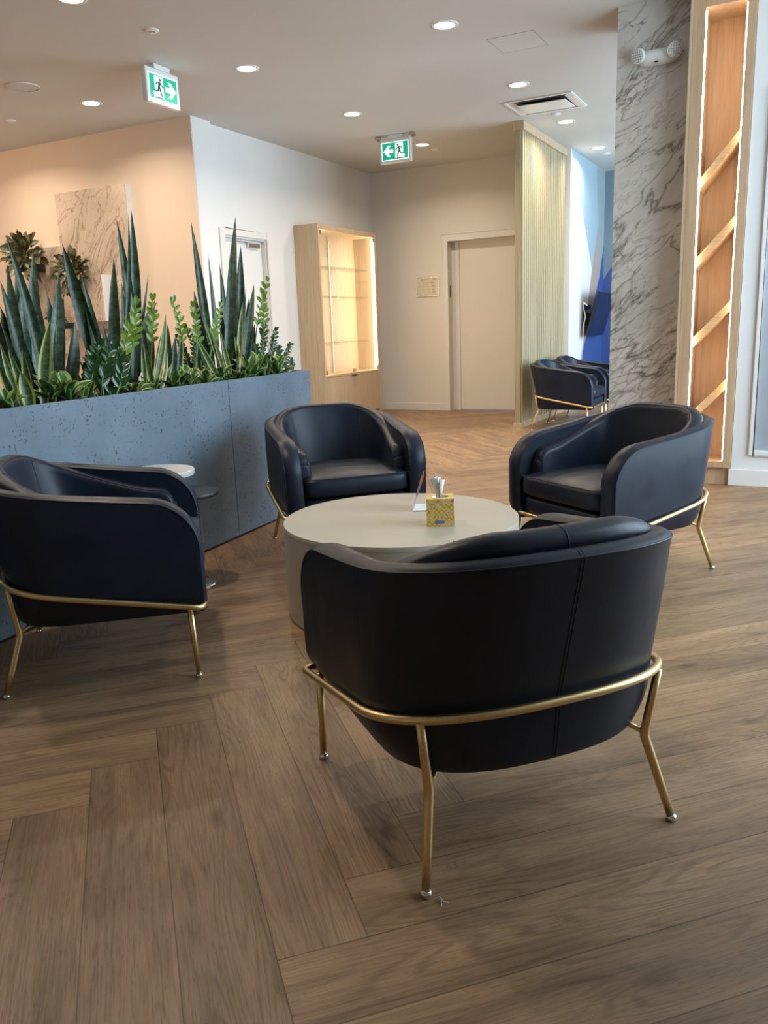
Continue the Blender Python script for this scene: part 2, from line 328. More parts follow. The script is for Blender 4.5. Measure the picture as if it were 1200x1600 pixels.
# ------------------------------------------------------------------ mesh helpers
class MB:
    def __init__(s): s.v = []; s.f = []; s.uv = []; s.has_uv = False
    def grid(s, P, uv=None, closed_u=False, closed_v=False):
        nu = len(P); nv = len(P[0]); o = len(s.v)
        for r in P: s.v += [tuple(p) for p in r]
        for i in range(nu if closed_u else nu - 1):
            for j in range(nv if closed_v else nv - 1):
                i2 = (i + 1) % nu; j2 = (j + 1) % nv
                s.f.append((o + i * nv + j, o + i * nv + j2, o + i2 * nv + j2, o + i2 * nv + j))
                if uv: s.has_uv = True; s.uv.append([uv[i][j], uv[i][j2], uv[i2][j2], uv[i2][j]])
        return s
    def poly(s, pts):
        o = len(s.v); s.v += [tuple(p) for p in pts]; s.f.append(tuple(range(o, o + len(pts)))); 
        return s
    def box(s, a, b):
        (x0, y0, z0), (x1, y1, z1) = a, b; o = len(s.v)
        s.v += [(x0, y0, z0), (x1, y0, z0), (x1, y1, z0), (x0, y1, z0), (x0, y0, z1), (x1, y0, z1), (x1, y1, z1), (x0, y1, z1)]
        s.f += [tuple(o + k for k in q) for q in ((0, 3, 2, 1), (4, 5, 6, 7), (0, 1, 5, 4), (1, 2, 6, 5), (2, 3, 7, 6), (3, 0, 4, 7))]
        return s
    def prism(s, pts, d):        # extrude a polygon (3D points) by vector d
        o = len(s.v); n = len(pts); d = Vector(d)
        s.v += [tuple(Vector(p)) for p in pts] + [tuple(Vector(p) + d) for p in pts]
        s.f.append(tuple(range(o + n - 1, o - 1, -1))); s.f.append(tuple(range(o + n, o + 2 * n)))
        for i in range(n):
            j = (i + 1) % n; s.f.append((o + i, o + j, o + n + j, o + n + i))
        return s
    def tube(s, pts, r, n=10, closed=False, caps=True):
        pts = [Vector(p) for p in pts]; N = len(pts); rs = r if isinstance(r, (list, tuple)) else [r] * N
        T = []
        for i in range(N):
            a = pts[(i - 1) % N] if (closed or i > 0) else pts[i]; b = pts[(i + 1) % N] if (closed or i < N - 1) else pts[i]
            T.append((b - a).normalized())
        up = Vector((0, 0, 1)) if abs(T[0].z) < .9 else Vector((1, 0, 0))
        x = T[0].cross(up).normalized(); R = []
        for i in range(N):
            x = (x - T[i] * x.dot(T[i])).normalized(); y = T[i].cross(x)
            R.append([pts[i] + (x * math.cos(2 * PI * k / n) + y * math.sin(2 * PI * k / n)) * rs[i] for k in range(n)])
        s.grid(R, closed_u=closed, closed_v=True)
        if caps and not closed: s.poly(R[0][::-1]); s.poly(R[-1])
        return s
    def lathe(s, prof, c=(0, 0, 0), n=48, axis='z'):
        R = []
        for r, z in prof:
            row = []
            for k in range(n):
                a = 2 * PI * k / n; p = (r * math.cos(a), r * math.sin(a), z)
                if axis == 'y': p = (p[0], p[2], p[1])
                if axis == 'x': p = (p[2], p[0], p[1])
                row.append((c[0] + p[0], c[1] + p[1], c[2] + p[2]))
            R.append(row)
        return s.grid(R, closed_v=True)
    def build(s, name, mat, parent=None, smooth=False, bevel=0, sharp=None):
        me = bpy.data.meshes.new(name); me.from_pydata(s.v, [], s.f)
        if s.has_uv:
            ul = me.uv_layers.new(name='UVMap'); k = 0
            for fi, f in enumerate(s.f):
                q = s.uv[fi] if fi < len(s.uv) else [(0, 0)] * len(f)
                for c in q: ul.data[k].uv = c; k += 1
        me.materials.append(mat)
        bm = bmesh.new(); bm.from_mesh(me)
        if not s.has_uv: bmesh.ops.remove_doubles(bm, verts=bm.verts, dist=1e-6)
        bmesh.ops.recalc_face_normals(bm, faces=bm.faces)
        bm.to_mesh(me); bm.free()
        if smooth:
            for p in me.polygons: p.use_smooth = True
            if sharp is not None: me.set_sharp_from_angle(angle=math.radians(sharp))
        o = bpy.data.objects.new(name, me); COL.objects.link(o)
        if parent: o.parent = parent
        if bevel:
            b = o.modifiers.new('bevel', 'BEVEL'); b.width = bevel; b.segments = 2; b.limit_method = 'ANGLE'; b.angle_limit = math.radians(50)
        return o
def tag(o, label, cat, group=None, kind=None):
    if label: o['label'] = label
    if cat: o['category'] = cat
    if group: o['group'] = group
    if kind: o['kind'] = kind
    return o
def thing(name, label, cat, loc=(0, 0, 0), rz=0, group=None):
    o = bpy.data.objects.new(name, None); COL.objects.link(o); o.location = loc; o.rotation_euler = (0, 0, rz); o.empty_display_size = .1
    return tag(o, label, cat, group)
def struct(mb, name, mat, label=None, **k):
    o = mb.build(name, mat, **k); o['kind'] = 'structure'
    if label: o['label'] = label
    return o
def copy_tree(o, parent=None):
    c = o.copy(); COL.objects.link(c)
    if parent: c.parent = parent
    for ch in list(o.children): copy_tree(ch, c)
    return c
def B(*a): return MB().box(*a)

# ------------------------------------------------------------------ setting
CZ = 3.216; XL = -9.3; YB = -2.4; YF = 12.45
def make_floor():
    L, W = 1.2192, .1778; s2 = math.sqrt(.5)
    e1 = np.array([s2, -s2]); e2 = np.array([-s2, -s2]); O = np.array([-1.546, 1.780])
    X0, X1, Y0, Y1 = XL, WX, YB, YF
    rnd = random.Random(3); V = []; F = []; UV = []; C = []
    def clip(P):
        for ax, val, sg in ((0, X0, 1), (0, X1, -1), (1, Y0, 1), (1, Y1, -1)):
            Q = []
            for i in range(len(P)):
                a = P[i]; b = P[(i + 1) % len(P)]; da = (a[ax] - val) * sg; db = (b[ax] - val) * sg
                if da >= 0: Q.append(a)
                if (da >= 0) != (db >= 0): Q.append(a + (b - a) * (da / (da - db)))
            P = Q
            if len(P) < 3: return []
        return P
    def add(o, du, dv):
        P = [o, o + du * L, o + du * L + dv * W, o + dv * W]
        P = [O + p[0] * e1 + p[1] * e2 for p in P]; oo = P[0]; wu = du[0] * e1 + du[1] * e2; wv = dv[0] * e1 + dv[1] * e2
        Q = clip(P)
        if not Q: return
        k = len(V); V.extend([(q[0], q[1], 0) for q in Q]); F.append(tuple(range(k, k + len(Q))))
        UV.append([((q - oo) @ wu, (q - oo) @ wv) for q in Q]); C.append((rnd.random(), rnd.random(), rnd.random(), 1))
    x, y = np.array([1., 0]), np.array([0, 1.])
    for j in range(-14, 15):
        for k in range(-110, 110):
            base = np.array([k * W - j * L, k * W + j * L])
            c = O + base[0] * e1 + base[1] * e2
            if not (X0 - 3 < c[0] < X1 + 3 and Y0 - 3 < c[1] < Y1 + 3): continue
            add(base, x, y); add(base + np.array([-W, 0.]), y, x)
    me = bpy.data.meshes.new('floor'); me.from_pydata(V, [], F)
    me.color_attributes.new('plank', 'FLOAT_COLOR', 'CORNER'); me.uv_layers.new(name='UVMap'); ul = me.uv_layers['UVMap']; ca = me.color_attributes['plank']; k = 0
    for fi in range(len(F)):
        for c in UV[fi]: ul.data[k].uv = c; ca.data[k].color = C[fi]; k += 1
    me.materials.append(M('floor'))
    bm = bmesh.new(); bm.from_mesh(me)
    for f in bm.faces:
        if f.normal.z < 0: f.normal_flip()
    bm.to_mesh(me); bm.free()
    o = bpy.data.objects.new('floor', me); COL.objects.link(o); o['kind'] = 'structure'; return o
make_floor()
struct(B((XL, YB, CZ), (WX, YF, CZ + .1)), 'ceiling', M('ceil'))
struct(B((XL - .1, YB, 0), (XL, 6.69, CZ)), 'wall_left', M('paint'))
struct(B((XL - .1, YB - .1, 0), (WX + .1, YB, CZ)), 'wall_back', M('paint'))
struct(B((XL - .1, 6.69, 0), (-5.466, 6.70, CZ)), 'wall_peach', M('peach'))
# return of the peach wall with the door wall behind it
w = MB().box((-5.64, 6.702, 0), (-5.465, 6.99, CZ)); w.box((-5.64, 6.99, 0), (-5.533, 7.16, CZ)); w.box((-5.64, 7.91, 0), (-5.533, 10.48, CZ)); w.box((-5.64, 7.16, 2.17), (-5.533, 7.91, CZ))
struct(w, 'wall_inner', M('paintw'))
c = MB().box((-5.533, 7.08, 0), (-5.515, 7.16, 2.235)).box((-5.533, 7.91, 0), (-5.515, 7.985, 2.235)).box((-5.533, 7.16, 2.165), (-5.515, 7.91, 2.235)).box((-5.60, 7.16, 0), (-5.533, 7.18, 2.165)).box((-5.60, 7.89, 0), (-5.533, 7.91, 2.165)).box((-5.60, 7.18, 2.145), (-5.533, 7.89, 2.165))
struct(c, 'trim_1', M('trim'), bevel=.004)
d2 = struct(B((-5.625, 7.185, .01), (-5.585, 7.885, 2.14)), 'door_1', M('paintw'))
cl = MB().box((-5.585, 7.60, 2.07), (-5.55, 7.82, 2.115)); cl.box((-5.57, 7.45, 2.115), (-5.56, 7.62, 2.125)); cl.build('door_closer', M('steel'), d2, bevel=.004)
MB().tube([(-5.585, 7.83, 1.0), (-5.54, 7.83, 1.0), (-5.54, 7.72, 1.0)], .009).build('door_handle', M('steel'), d2, smooth=True)
# far wall and its door
w = MB().box((-5.64, 10.48, 0), (-4.40, 10.62, CZ)); w.box((-4.40, 10.48, 2.25), (-2.93, 10.62, CZ)); struct(w, 'wall_far', M('paint'))
c = MB().box((-4.475, 10.462, 0), (-4.40, 10.48, 2.25)).box((-4.475, 10.462, 2.25), (-2.94, 10.48, 2.33)).box((-4.49, 10.455, 2.33), (-2.94, 10.48, 2.355))
struct(c, 'trim_2', M('trim'), bevel=.003)
dd = struct(B((-4.285, 10.60, .012), (-2.94, 10.64, 2.25)), 'door_2', M('paint'))
st = MB().box((-4.40, 10.60, 0), (-4.29, 10.645, 2.25)); st.build('door_side_panel', M('trim'), dd)
lp = B((-4.40, 10.52, 1.53), (-4.396, 10.545, 1.68)); lp.build('latch_plate', M('darkp'), dd)
struct(B((-5.53, 10.466, 0), (-4.476, 10.48, .10)), 'baseboard_far', M('trim'), bevel=.003)
struct(B((-5.533, 7.99, 0), (-5.52, 8.47, .10)), 'baseboard_inner', M('trim'), bevel=.003)
# slatted partition
struct(B((-2.93, 8.842, 0), (-2.868, 10.56, CZ)), 'wall_partition', M('slat'))
s = MB(); y = 8.86; k = 0
while y < 10.52:
    s.box((-2.868, y, .02), (-2.845, y + .05, 3.13)); y += .0745
struct(s, 'trim_3', M('slat'), bevel=.003)
struct(MB().box((-2.945, 8.83, 3.13), (-2.825, 10.56, 3.215)), 'trim_4', M('oakp'), bevel=.003)
struct(MB().box((-2.945, 8.83, 0), (-2.84, 8.842, .05)).box((-2.845, 8.85, 0), (-2.832, 10.56, .06)), 'baseboard_partition', M('oakp'), bevel=.002)
struct(B((-2.93, 10.565, 0), (-2.78, YF, CZ)), 'wall_mural', M('paintw'))
def mural(name, pts, mat):
    struct(MB().prism([(-2.78, a, b) for a, b in pts], (.002, 0, 0)), name, M(mat))
mural('trim_5', [(10.60, 3.214), (11.76, 1.85), (12.09, 2.47), (11.9, 3.214)], 'blue_l')
mural('trim_6', [(11.76, 1.85), (12.09, 2.47), (12.2, 1.75), (11.34, .78), (11.0, .0), (10.9, .0), (11.27, .75)], 'tan')
mural('trim_7', [(11.9, 3.214), (12.448, 3.214), (12.448, 2.2), (12.2, 1.75), (12.09, 2.47)], 'greyb')
mural('trim_8', [(12.2, 1.75), (12.448, 2.2), (12.448, 0), (11.0, 0), (11.34, .78)], 'blue_r')
struct(B((-2.93, YF, 0), (WX, YF + .1, CZ)), 'wall_end', M('teal'))
struct(MB().prism([(-2.778, YF - .003, 0), (WX, YF - .003, 0), (WX, YF - .003, 3.0), (-2.3, YF - .003, 2.45), (-2.778, YF - .003, 1.72)], (0, .002, 0)), 'trim_9', M('blue_r'))
# outer wall with its big windows
def glazed(y0, y1, n, idx):
    z0, z1 = .25, 2.95
    fr = MB(); fr.box((WX, y0, z0), (WX + .07, y1, z0 + .05)); fr.box((WX, y0, z1 - .05), (WX + .07, y1, z1))
    for i in range(n + 1):
        yy = y0 + (y1 - y0 - .05) * i / n; fr.box((WX, yy, z0 + .05), (WX + .07, yy + .05, z1 - .05))
    f = struct(fr, 'window_%d' % idx, M('trim'))
    B((WX + .03, y0, z0), (WX + .036, y1, z1)).build('window_pane', M('glass'), f)
    return [((WX, y0, 0), (WX + .12, y1, z0)), ((WX, y0, z1), (WX + .12, y1, CZ))]
w = MB()
for bx in glazed(2.4, 5.8, 3, 1) + glazed(7.2, 12.0, 4, 2): w.box(*bx)
for a, b in ((YB, 2.4), (5.8, 7.2), (12.0, YF)): w.box((WX, a, 0), (WX + .12, b, CZ))
struct(w, 'wall_right', M('paintw'))
# pier wall right of the shelf, with an inner window
w = MB().box((-.435, 6.02, 0), (-.30, 6.2, CZ)).box((-.30, 6.02, 0), (1.0, 6.2, .245)).box((-.30, 6.02, 2.5), (1.0, 6.2, CZ)).box((1.0, 6.02, 0), (WX, 6.2, CZ))
struct(w, 'wall_pier', M('paintw'))
struct(MB().box((-.45, 6.0, 0), (WX, 6.02, .115)), 'baseboard_pier', M('trim'), bevel=.004)
wf = MB().box((-.33, 6.0, .215), (-.30, 6.03, 2.53)).box((-.30, 6.0, .215), (1.0, 6.03, .245)).box((-.30, 6.0, 2.5), (1.0, 6.03, 2.53)).box((1.0, 6.0, .215), (1.03, 6.03, 2.53))
wf = struct(wf, 'window_3', M('trim'), bevel=.004)
MB().box((-.30, 6.06, .245), (-.205, 6.10, 2.5)).box((-.205, 6.06, .245), (.95, 6.10, .33)).box((.95, 6.06, .245), (1.0, 6.10, 2.5)).build('window_sash', M('greypanel'), wf)
B((-.205, 6.075, .33), (.95, 6.081, 2.5)).build('window_pane', M('glass'), wf)
# marble pier
struct(B((-1.322, 6.2, 0), (-.80, 6.75, CZ)), 'wall_marble', M('marble'))
tag(MB().box((-1.345, 6.74, 0), (-1.325, 6.77, 2.03)).build('corner_guard', M('oakp')), 'thin pale edge trim behind the marble pier beside the blue wall', 'trim')

# ------------------------------------------------------------------ lit oak shelf column
def shelf_column():
    t = thing('shelf_unit', 'tall narrow honey oak niche with slanted shelves and glowing strips beside the marble pier', 'shelf', (0, 0, 0))
    yb = 6.30
    f = MB().box((-.808, 6.0, .12), (-.735, 6.34, CZ - .002)).box((-.49, 6.0, .12), (-.438, 6.34, CZ - .002)).box((-.735, 6.0, 3.045), (-.49, 6.34, CZ - .002)).box((-.735, 6.0, .12), (-.49, 6.34, .135 + .03))
    f.build('frame', M('oaky'), t, bevel=.002)
    B((-.826, 5.995, .0), (-.809, 6.19, CZ - .002)).build('edge_trim', M('oakp'), t)
    B((-.80, 6.03, 0), (-.452, 6.34, .12)).build('plinth', M('oaky'), t)
    B((-.735, yb, .165), (-.49, 6.34, 3.045)).build('back_panel', M('oaky'), t)
    for zr, zl in ((2.326, 2.03), (1.80, 1.53), (1.262, 1.005), (.741, .48)):
        a = .07
        MB().prism([(-.733, 6.035, zl - a), (-.492, 6.035, zr - a), (-.492, 6.035, zr), (-.733, 6.035, zl)], (0, yb - 6.036, 0)).build('slanted_shelf', M('oakyh'), t, bevel=.002)
    B((-.735, 6.008, .17), (-.7275, 6.022, 3.03)).build('light_strip', M('led'), t)
    B((-.4975, 6.008, .17), (-.49, 6.022, 3.03)).build('light_strip', M('led'), t)
shelf_column()

# ------------------------------------------------------------------ display cabinet
def cabinet():
    x0, x1, y0, y1 = -5.53, -5.20, 8.49, 9.95
    t = thing('display_cabinet', 'pale oak display cabinet with lit empty glass shelves against the white wall', 'cabinet', (0, 0, 0))
    b = MB().box((x0 + .02, y0, .0), (x1, y0 + .03, 2.31)).box((x0 + .02, y1 - .06, 0), (x1, y1, 2.31)).box((x0, y0, 2.31), (x1, y1, 2.37)).box((x0 + .02, y0 + .03, .585), (x1 - .013, y1 - .06, .61)).box((x0, y0, .0), (x0 + .02, y1, 2.31)).box((x0 + .02, y0 + .03, 0), (x1 - .03, y1 - .06, .07))
    b.build('carcass', M('oakp'), t)
    B((x0 + .02, (y0 + y1) / 2 - .01, .61), (x0 + .03, (y0 + y1) / 2 + .01, 2.31)).build('back_joint', M('steel'), t)
    for z in (.995, 1.545, 1.89):
        B((x0 + .03, y0 + .035, z), (x1 - .03, y1 - .08, z + .010)).build('glass_shelf', M('glassg'), t)
    ym = (y0 + y1) / 2 - .01
    for a, c2 in ((y0 + .035, ym - .003), (ym + .003, y1 - .065)):
        g = B((x1 - .008, a, .615), (x1 - .002, c2, 2.305)).build('glass_door', M('glass'), t)
        hy = c2 - .03 if a < ym - .1 else a + .01
        B((x1 - .002, hy, .62), (x1 + .012, hy + .02, .66)).build('lock', M('steel'), g)
        hz = a if a < ym - .1 else c2 - .04
        B((x1 - .002, hz, 2.25), (x1 + .006, hz + .04, 2.30)).build('hinge', M('steel'), g); B((x1 - .002, hz, .62), (x1 + .006, hz + .04, .67)).build('hinge', M('steel'), g)
        d = B((x1 - .012, a - .01, .085), (x1, c2, .58)).build('door', M('oakp'), t)
        B((x1, c2 - .06 if a < ym - .1 else a, .568), (x1 + .012, c2 if a < ym - .1 else a + .06, .58)).build('pull', M('darkp'), d)
    ld = bpy.data.lights.new('cabinet_lamp', 'AREA'); ld.shape = 'RECTANGLE'; ld.size = .02; ld.size_y = 1.64; ld.energy = 8.5; ld.color = (1, .83, .58)
    for yy, sg in ((y1 - .082, 1), (y0 + .045, -1)):
        lo = bpy.data.objects.new('cabinet_lamp', ld); COL.objects.link(lo); lo.parent = t; lo.location = (x1 - .03, yy, 1.46)
        lo.rotation_euler = Vector((-.6, -sg, 0)).to_track_quat('-Z', 'Y').to_euler()
        q_ = Vector((-.6, -sg, 0)).normalized(); zx = Vector((0, 0, 1)); lo.matrix_local = Matrix((zx.cross(-q_), zx, -q_)).transposed().to_4x4(); lo.location = (x1 - .03, yy, 1.46)
    B((x1 - .04, y1 - .078, .63), (x1 - .015, y1 - .064, 2.29)).build('light_strip', M('led'), t)
    B((x1 - .04, y0 + .031, .63), (x1 - .025, y0 + .040, 2.29)).build('light_strip', M('led'), t)
cabinet()

# ------------------------------------------------------------------ ceiling fittings
def downlight(x, y, label, grp='recessed ceiling downlights'):
    t = thing('downlight', label, 'ceiling light', (x, y, CZ), 0, grp)
    MB().lathe([(.072, -.001), (.074, -.006), (.098, -.004), (.100, 0)], n=40).build('trim_ring', M('whitep'), t, smooth=True)
    MB().lathe([(.0, -.002), (.0725, -.002)], n=40).build('diffuser', M('lamp'), t)
    ld = bpy.data.lights.new('downlight_lamp', 'AREA'); ld.shape = 'DISK'; ld.size = .14; ld.energy = DOWN_W; ld.color = DOWN_C; ld.spread = math.radians(150)
    lo = bpy.data.objects.new('downlight_lamp', ld); COL.objects.link(lo); lo.location = (0, 0, -.012); lo.parent = t
DL = [(-2.45, 5.85, 'largest round downlight in view, at the upper middle above the round table'),
      (-4.165, 5.85, 'round downlight to the right of the nearer green exit sign'),
      (-5.897, 5.86, 'round downlight to the left of the nearer green exit sign, above the peach wall'),
      (-4.23, 4.13, 'round downlight cut off by the top left edge of the photo'),
      (-4.17, 7.568, 'round downlight midway between the two green exit signs'),
      (-4.18, 9.25, 'small round downlight just right of the farther exit sign'),
      (-2.47, 7.56, 'round downlight just in front of the square ceiling vent'),
      (-2.477, 9.18, 'round downlight just behind the ceiling vent by the slatted partition'),
      (-2.49, 10.75, 'farthest and smallest downlight, above the blue mural wall')]
for x, y, l in DL: downlight(x, y, l)
for x, y in ((-5.9, 4.13), (-7.6, 5.86), (-7.6, 4.13), (-2.45, 2.4), (-4.2, 2.4), (-5.9, 2.4), (-7.6, 2.4)):  # downlight grid carried on out of view, added only to light the room
    downlight(x, y, 'round downlight added to the ceiling out of view to light the room', 'downlights out of view')
def disc(name, x, y, r, label, cat, mat='whitep', h=.012):
    t = MB().lathe([(0, -h), (r * .8, -h), (r, -h * .4), (r, 0)], c=(0, 0, 0), n=36).build(name, M(mat), smooth=True, sharp=40)
    t.location = (x, y, CZ); tag(t, label, cat); return t
sp = disc('ceiling_speaker', -5.97, 5.19, .135, 'flat round speaker grille in the ceiling at the upper left', 'speaker', 'ceil', .006)
MB().lathe([(.128, -.0075), (.132, -.009), (.136, -.0065), (.136, 0)], n=36).build('rim', M('paint'), sp, smooth=True)
sm = disc('smoke_detector', -4.2, 4.81, .048, 'small round white detector on the ceiling above the nearer exit sign', 'detector')
MB().lathe([(0, -.016), (.02, -.016), (.022, -.012)], n=20).build('sensor_tip', M('steel'), sm, smooth=True)
q = on_plane(18, 188, (0, 0, CZ), (0, 0, 1)); disc('sprinkler_cover', q.x, q.y, .04, 'small white sprinkler cover low on the ceiling at the far left above the peach wall', 'sprinkler')
q = on_plane(680, 233, (0, 0, CZ), (0, 0, 1)); disc('sprinkler_cover', q.x, q.y, .05, 'small sprinkler cover to the right of the farther exit sign', 'sprinkler')
q = on_plane(869, 178, (0, 0, CZ), (0, 0, 1)); disc('sprinkler_cover', q.x, q.y, .045, 'small sprinkler cover close behind the square ceiling vent', 'sprinkler')
q = on_plane(948, 240, (0, 0, CZ), (0, 0, 1)); disc('sprinkler_cover', q.x, q.y, .055, 'small sprinkler cover beside the farthest downlight near the marble pier', 'sprinkler')
# square cassette vent
t = thing('ceiling_vent', 'square white air vent panel in the ceiling in front of the slatted partition', 'vent', (-2.455, 8.345, CZ))
f = MB().box((-.335, -.295, -.012), (.335, -.27, 0)).box((-.335, .27, -.012), (.335, .295, 0)).box((-.335, -.27, -.012), (-.31, .27, 0)).box((.31, -.27, -.012), (.335, .27, 0))
f.build('frame', M('whitep'), t, bevel=.002)
B((-.31, -.27, -.003), (.31, .27, -.001)).build('opening', M('grille'), t)
MB().prism([(-.235, -.17, -.030), (.235, -.17, -.030), (.235, .235, -.012), (-.235, .235, -.012)], (0, 0, .008)).build('center_panel', M('whitep'), t, bevel=.002)
for sg in (-1, 1): MB().prism([(sg * .31, -.27, -.004), (sg * .24, -.2, -.004), (sg * .24, .24, -.004), (sg * .31, .27, -.012)], (0, 0, .002)).build('side_flap', M('trim'), t)
# access panel
a = MB(); x0, x1, y0, y1 = -2.305, -1.945, 6.30, 6.68
for bx in (((x0, y0, -.003), (x1, y0 + .004, 0)), ((x0, y1 - .004, -.003), (x1, y1, 0)), ((x0, y0, -.003), (x0 + .004, y1, 0)), ((x1 - .004, y0, -.003), (x1, y1, 0))):
    a.box((bx[0][0], bx[0][1], CZ - .0015), (bx[1][0], bx[1][1], CZ))
a.build('panel_gap', M('greypanel')); ap = bpy.data.objects['panel_gap']; ap.name = 'access_panel'
B((x0 + .004, y0 + .004, CZ - .001), (x1 - .004, y1 - .004, CZ)).build('panel_cover', M('ceil'), ap)
tag(ap, 'flush square access panel outlined in the ceiling beyond the largest downlight', 'access panel')

# exit signs
def exit_sign(label, loc, rz, mirror, heads):
    t = thing('exit_sign', label, 'exit sign', loc, rz, 'green running man exit signs')    # local: faces -Y, x right, z up, centre at mount
    w, h, d = .375, .255, .05
    z1 = -.035; z0 = z1 - h
    b = MB().box((-w / 2, -d / 2, z0), (w / 2, d / 2, z1)); b.build('housing', M('whitep'), t, bevel=.008)
    B((-.09, -.03, -.035), (.09, .03, 0)).build('canopy_mount', M('whitep'), t, bevel=.004)
    pw, ph = .33, .19; cz = z0 + .028 + ph / 2; y = -d / 2
    B((-pw / 2, y - .002, cz - ph / 2), (pw / 2, y + .002, cz + ph / 2)).build('lit_border', M('signw'), t)
    gw, gh = pw - .02, ph - .018
    g = B((-gw / 2, y - .003, cz - gh / 2), (gw / 2, y - .001, cz + gh / 2)).build('green_panel', M('green'), t)
    sx = -1 if mirror else 1                                  # sx=1: arrow left, figure right
    def P(px, pz, dy): return (sx * px, y - dy, cz + pz)
    MB().prism([P(-.142, 0, .0045), P(-.085, .058, .0045), P(-.05, .058, .0045), P(-.082, .020, .0045), P(-.022, .020, .0045), P(-.022, -.020, .0045), P(-.082, -.020, .0045), P(-.05, -.058, .0045), P(-.085, -.058, .0045)], (0, .0015, 0)).build('arrow', M('signw'), t)
    dr = MB().prism([P(.003, .078, .0045), P(.100, .078, .0045), P(.100, -.03, .0045), P(.118, -.04, .0045), P(.112, -.078, .0045), P(.003, -.078, .0045)], (0, .0015, 0)).build('doorway', M('signw'), t)
    fg = MB()
    def stroke(pts, r):
        fg.tube([P(a, b2, .005) for a, b2 in pts], r, 8)
    fg.lathe([(0, -.001), (.0105, -.001), (.0105, .001), (0, .001)], c=P(.037, .055, .0055), n=16, axis='y')
    stroke([(.046, .035), (.056, .000)], [.011, .009]); stroke([(.044, .038), (.020, .012), (.002, .006)], .0045)
    stroke([(.048, .038), (.075, .034), (.088, .014)], .0045)
    stroke([(.052, .0), (.038, -.035), (.026, -.068)], [.008, .006, .004]); stroke([(.058, .0), (.072, -.032), (.108, -.030)], [.008, .006, .0045])
    stroke([(.02, -.075), (.10, -.075)], .003)
    fg.build('running_figure', M('grn_d'), dr)
    if heads:
        for sg in (-1, 1):
            hd = MB().tube([(sg * (w / 2 - .01), 0, z1 + .002), (sg * (w / 2 + .018), -.005, z1 + .012)], .012).build('lamp_arm', M('whitep'), t, smooth=True)
            MB().lathe([(0, .03), (.03, .02), (.034, -.025), (.028, -.03), (0, -.03)], c=(sg * (w / 2 + .022), -.01, z1 + .01), n=24, axis='y').build('lamp_head', M('steel'), hd, smooth=True, sharp=50)
exit_sign('nearer green exit sign with the arrow pointing right, hung at the upper left', (-4.70, 5.425, CZ), PI / 2, True, False)
exit_sign('farther green exit sign with the arrow pointing left and two round lamp heads', (-4.215, 8.62, CZ), 0, False, True)

# emergency light on the marble
t = thing('emergency_light', 'white twin head emergency light high on the marble pier', 'emergency light', (-1.05, 6.2, 2.86))
body = MB(); R = []
for i in range(13):
    u = -1 + 2 * i / 12; x = .125 * u; rr = (1 - abs(u) ** 3.2) ** .5 if abs(u) < 1 else 0.02
    R.append([(x, -.005 - .055 * rr * max(0, math.sin(a)) , .052 * (.55 + .45 * rr) * math.cos(a)) for a in [PI * k / 12 for k in range(13)]])
body.grid(R).build('housing', M('whitep'), t, smooth=True)
for sg, dx in ((-1, -.8), (1, .55)):
    c0 = Vector((sg * .115, -.075, .008)); dr = Vector((dx * .5, -1, -.25)).normalized()
    h = MB(); h.tube([c0 - dr * .035, c0 - dr * .01, c0 + dr * .012, c0 + dr * .018], [.03, .046, .049, .046], 24)
    ho = h.build('lamp_head', M('whitep'), t, smooth=True, sharp=45)
    MB().tube([c0 + dr * .0182, c0 + dr * .020], [.042, .041], 24).build('lens', M('lens'), ho)
    le = MB(); ax = dr.cross(Vector((0, 0, 1))).normalized(); ay = dr.cross(ax)
    for i in range(-2, 3):
        for j in range(-2, 3):
            if i * i + j * j > 5: continue
            p = c0 + ax * i * .015 + ay * j * .015; le.tube([p + dr * .0201, p + dr * .0225], [.0062, .004], 8)
    le.build('led_cell', M('whitep'), ho)
B((-.012, -.063, -.045), (.012, -.058, -.037)).build('test_button', M('darkp'), t)

# evacuation plaque
t = thing('wall_plaque', 'small framed evacuation plan on the wall left of the far door', 'sign', (-4.70, 10.48, 1.682))
B((-.165, -.012, -.128), (.165, 0, .128)).build('frame', M('steel'), t, bevel=.002)
B((-.155, -.014, -.118), (.155, -.011, .118)).build('sheet', M('plaque'), t)
ik = MB(); rnd = random.Random(5)
ik.box((-.10, -.0155, .085), (-.065, -.0135, .105)); ik.box((-.05, -.0155, .09), (.03, -.0135, .1)); ik.box((.07, -.0155, .085), (.12, -.0135, .1))
for i in range(16):
    x = -.13 + .06 * (i % 4) + rnd.uniform(-.01, .01); z = .05 - .042 * (i // 4) + rnd.uniform(-.006, .006)
    if i % 4 == 3: ik.box((x + .01, -.0155, z - .012), (x + .05, -.0135, z + .01))
    else: ik.box((x, -.0155, z - .003), (x + .04, -.0135, z)); ik.box((x, -.0155, z - .025), (x + .003, -.0135, z)); 
ik.box((-.14, -.0142, -.108), (.14, -.0138, -.106)).box((-.14, -.0142, .112), (.14, -.0138, .114)); ik.build('plan_drawing', M('plaqueink'), t)

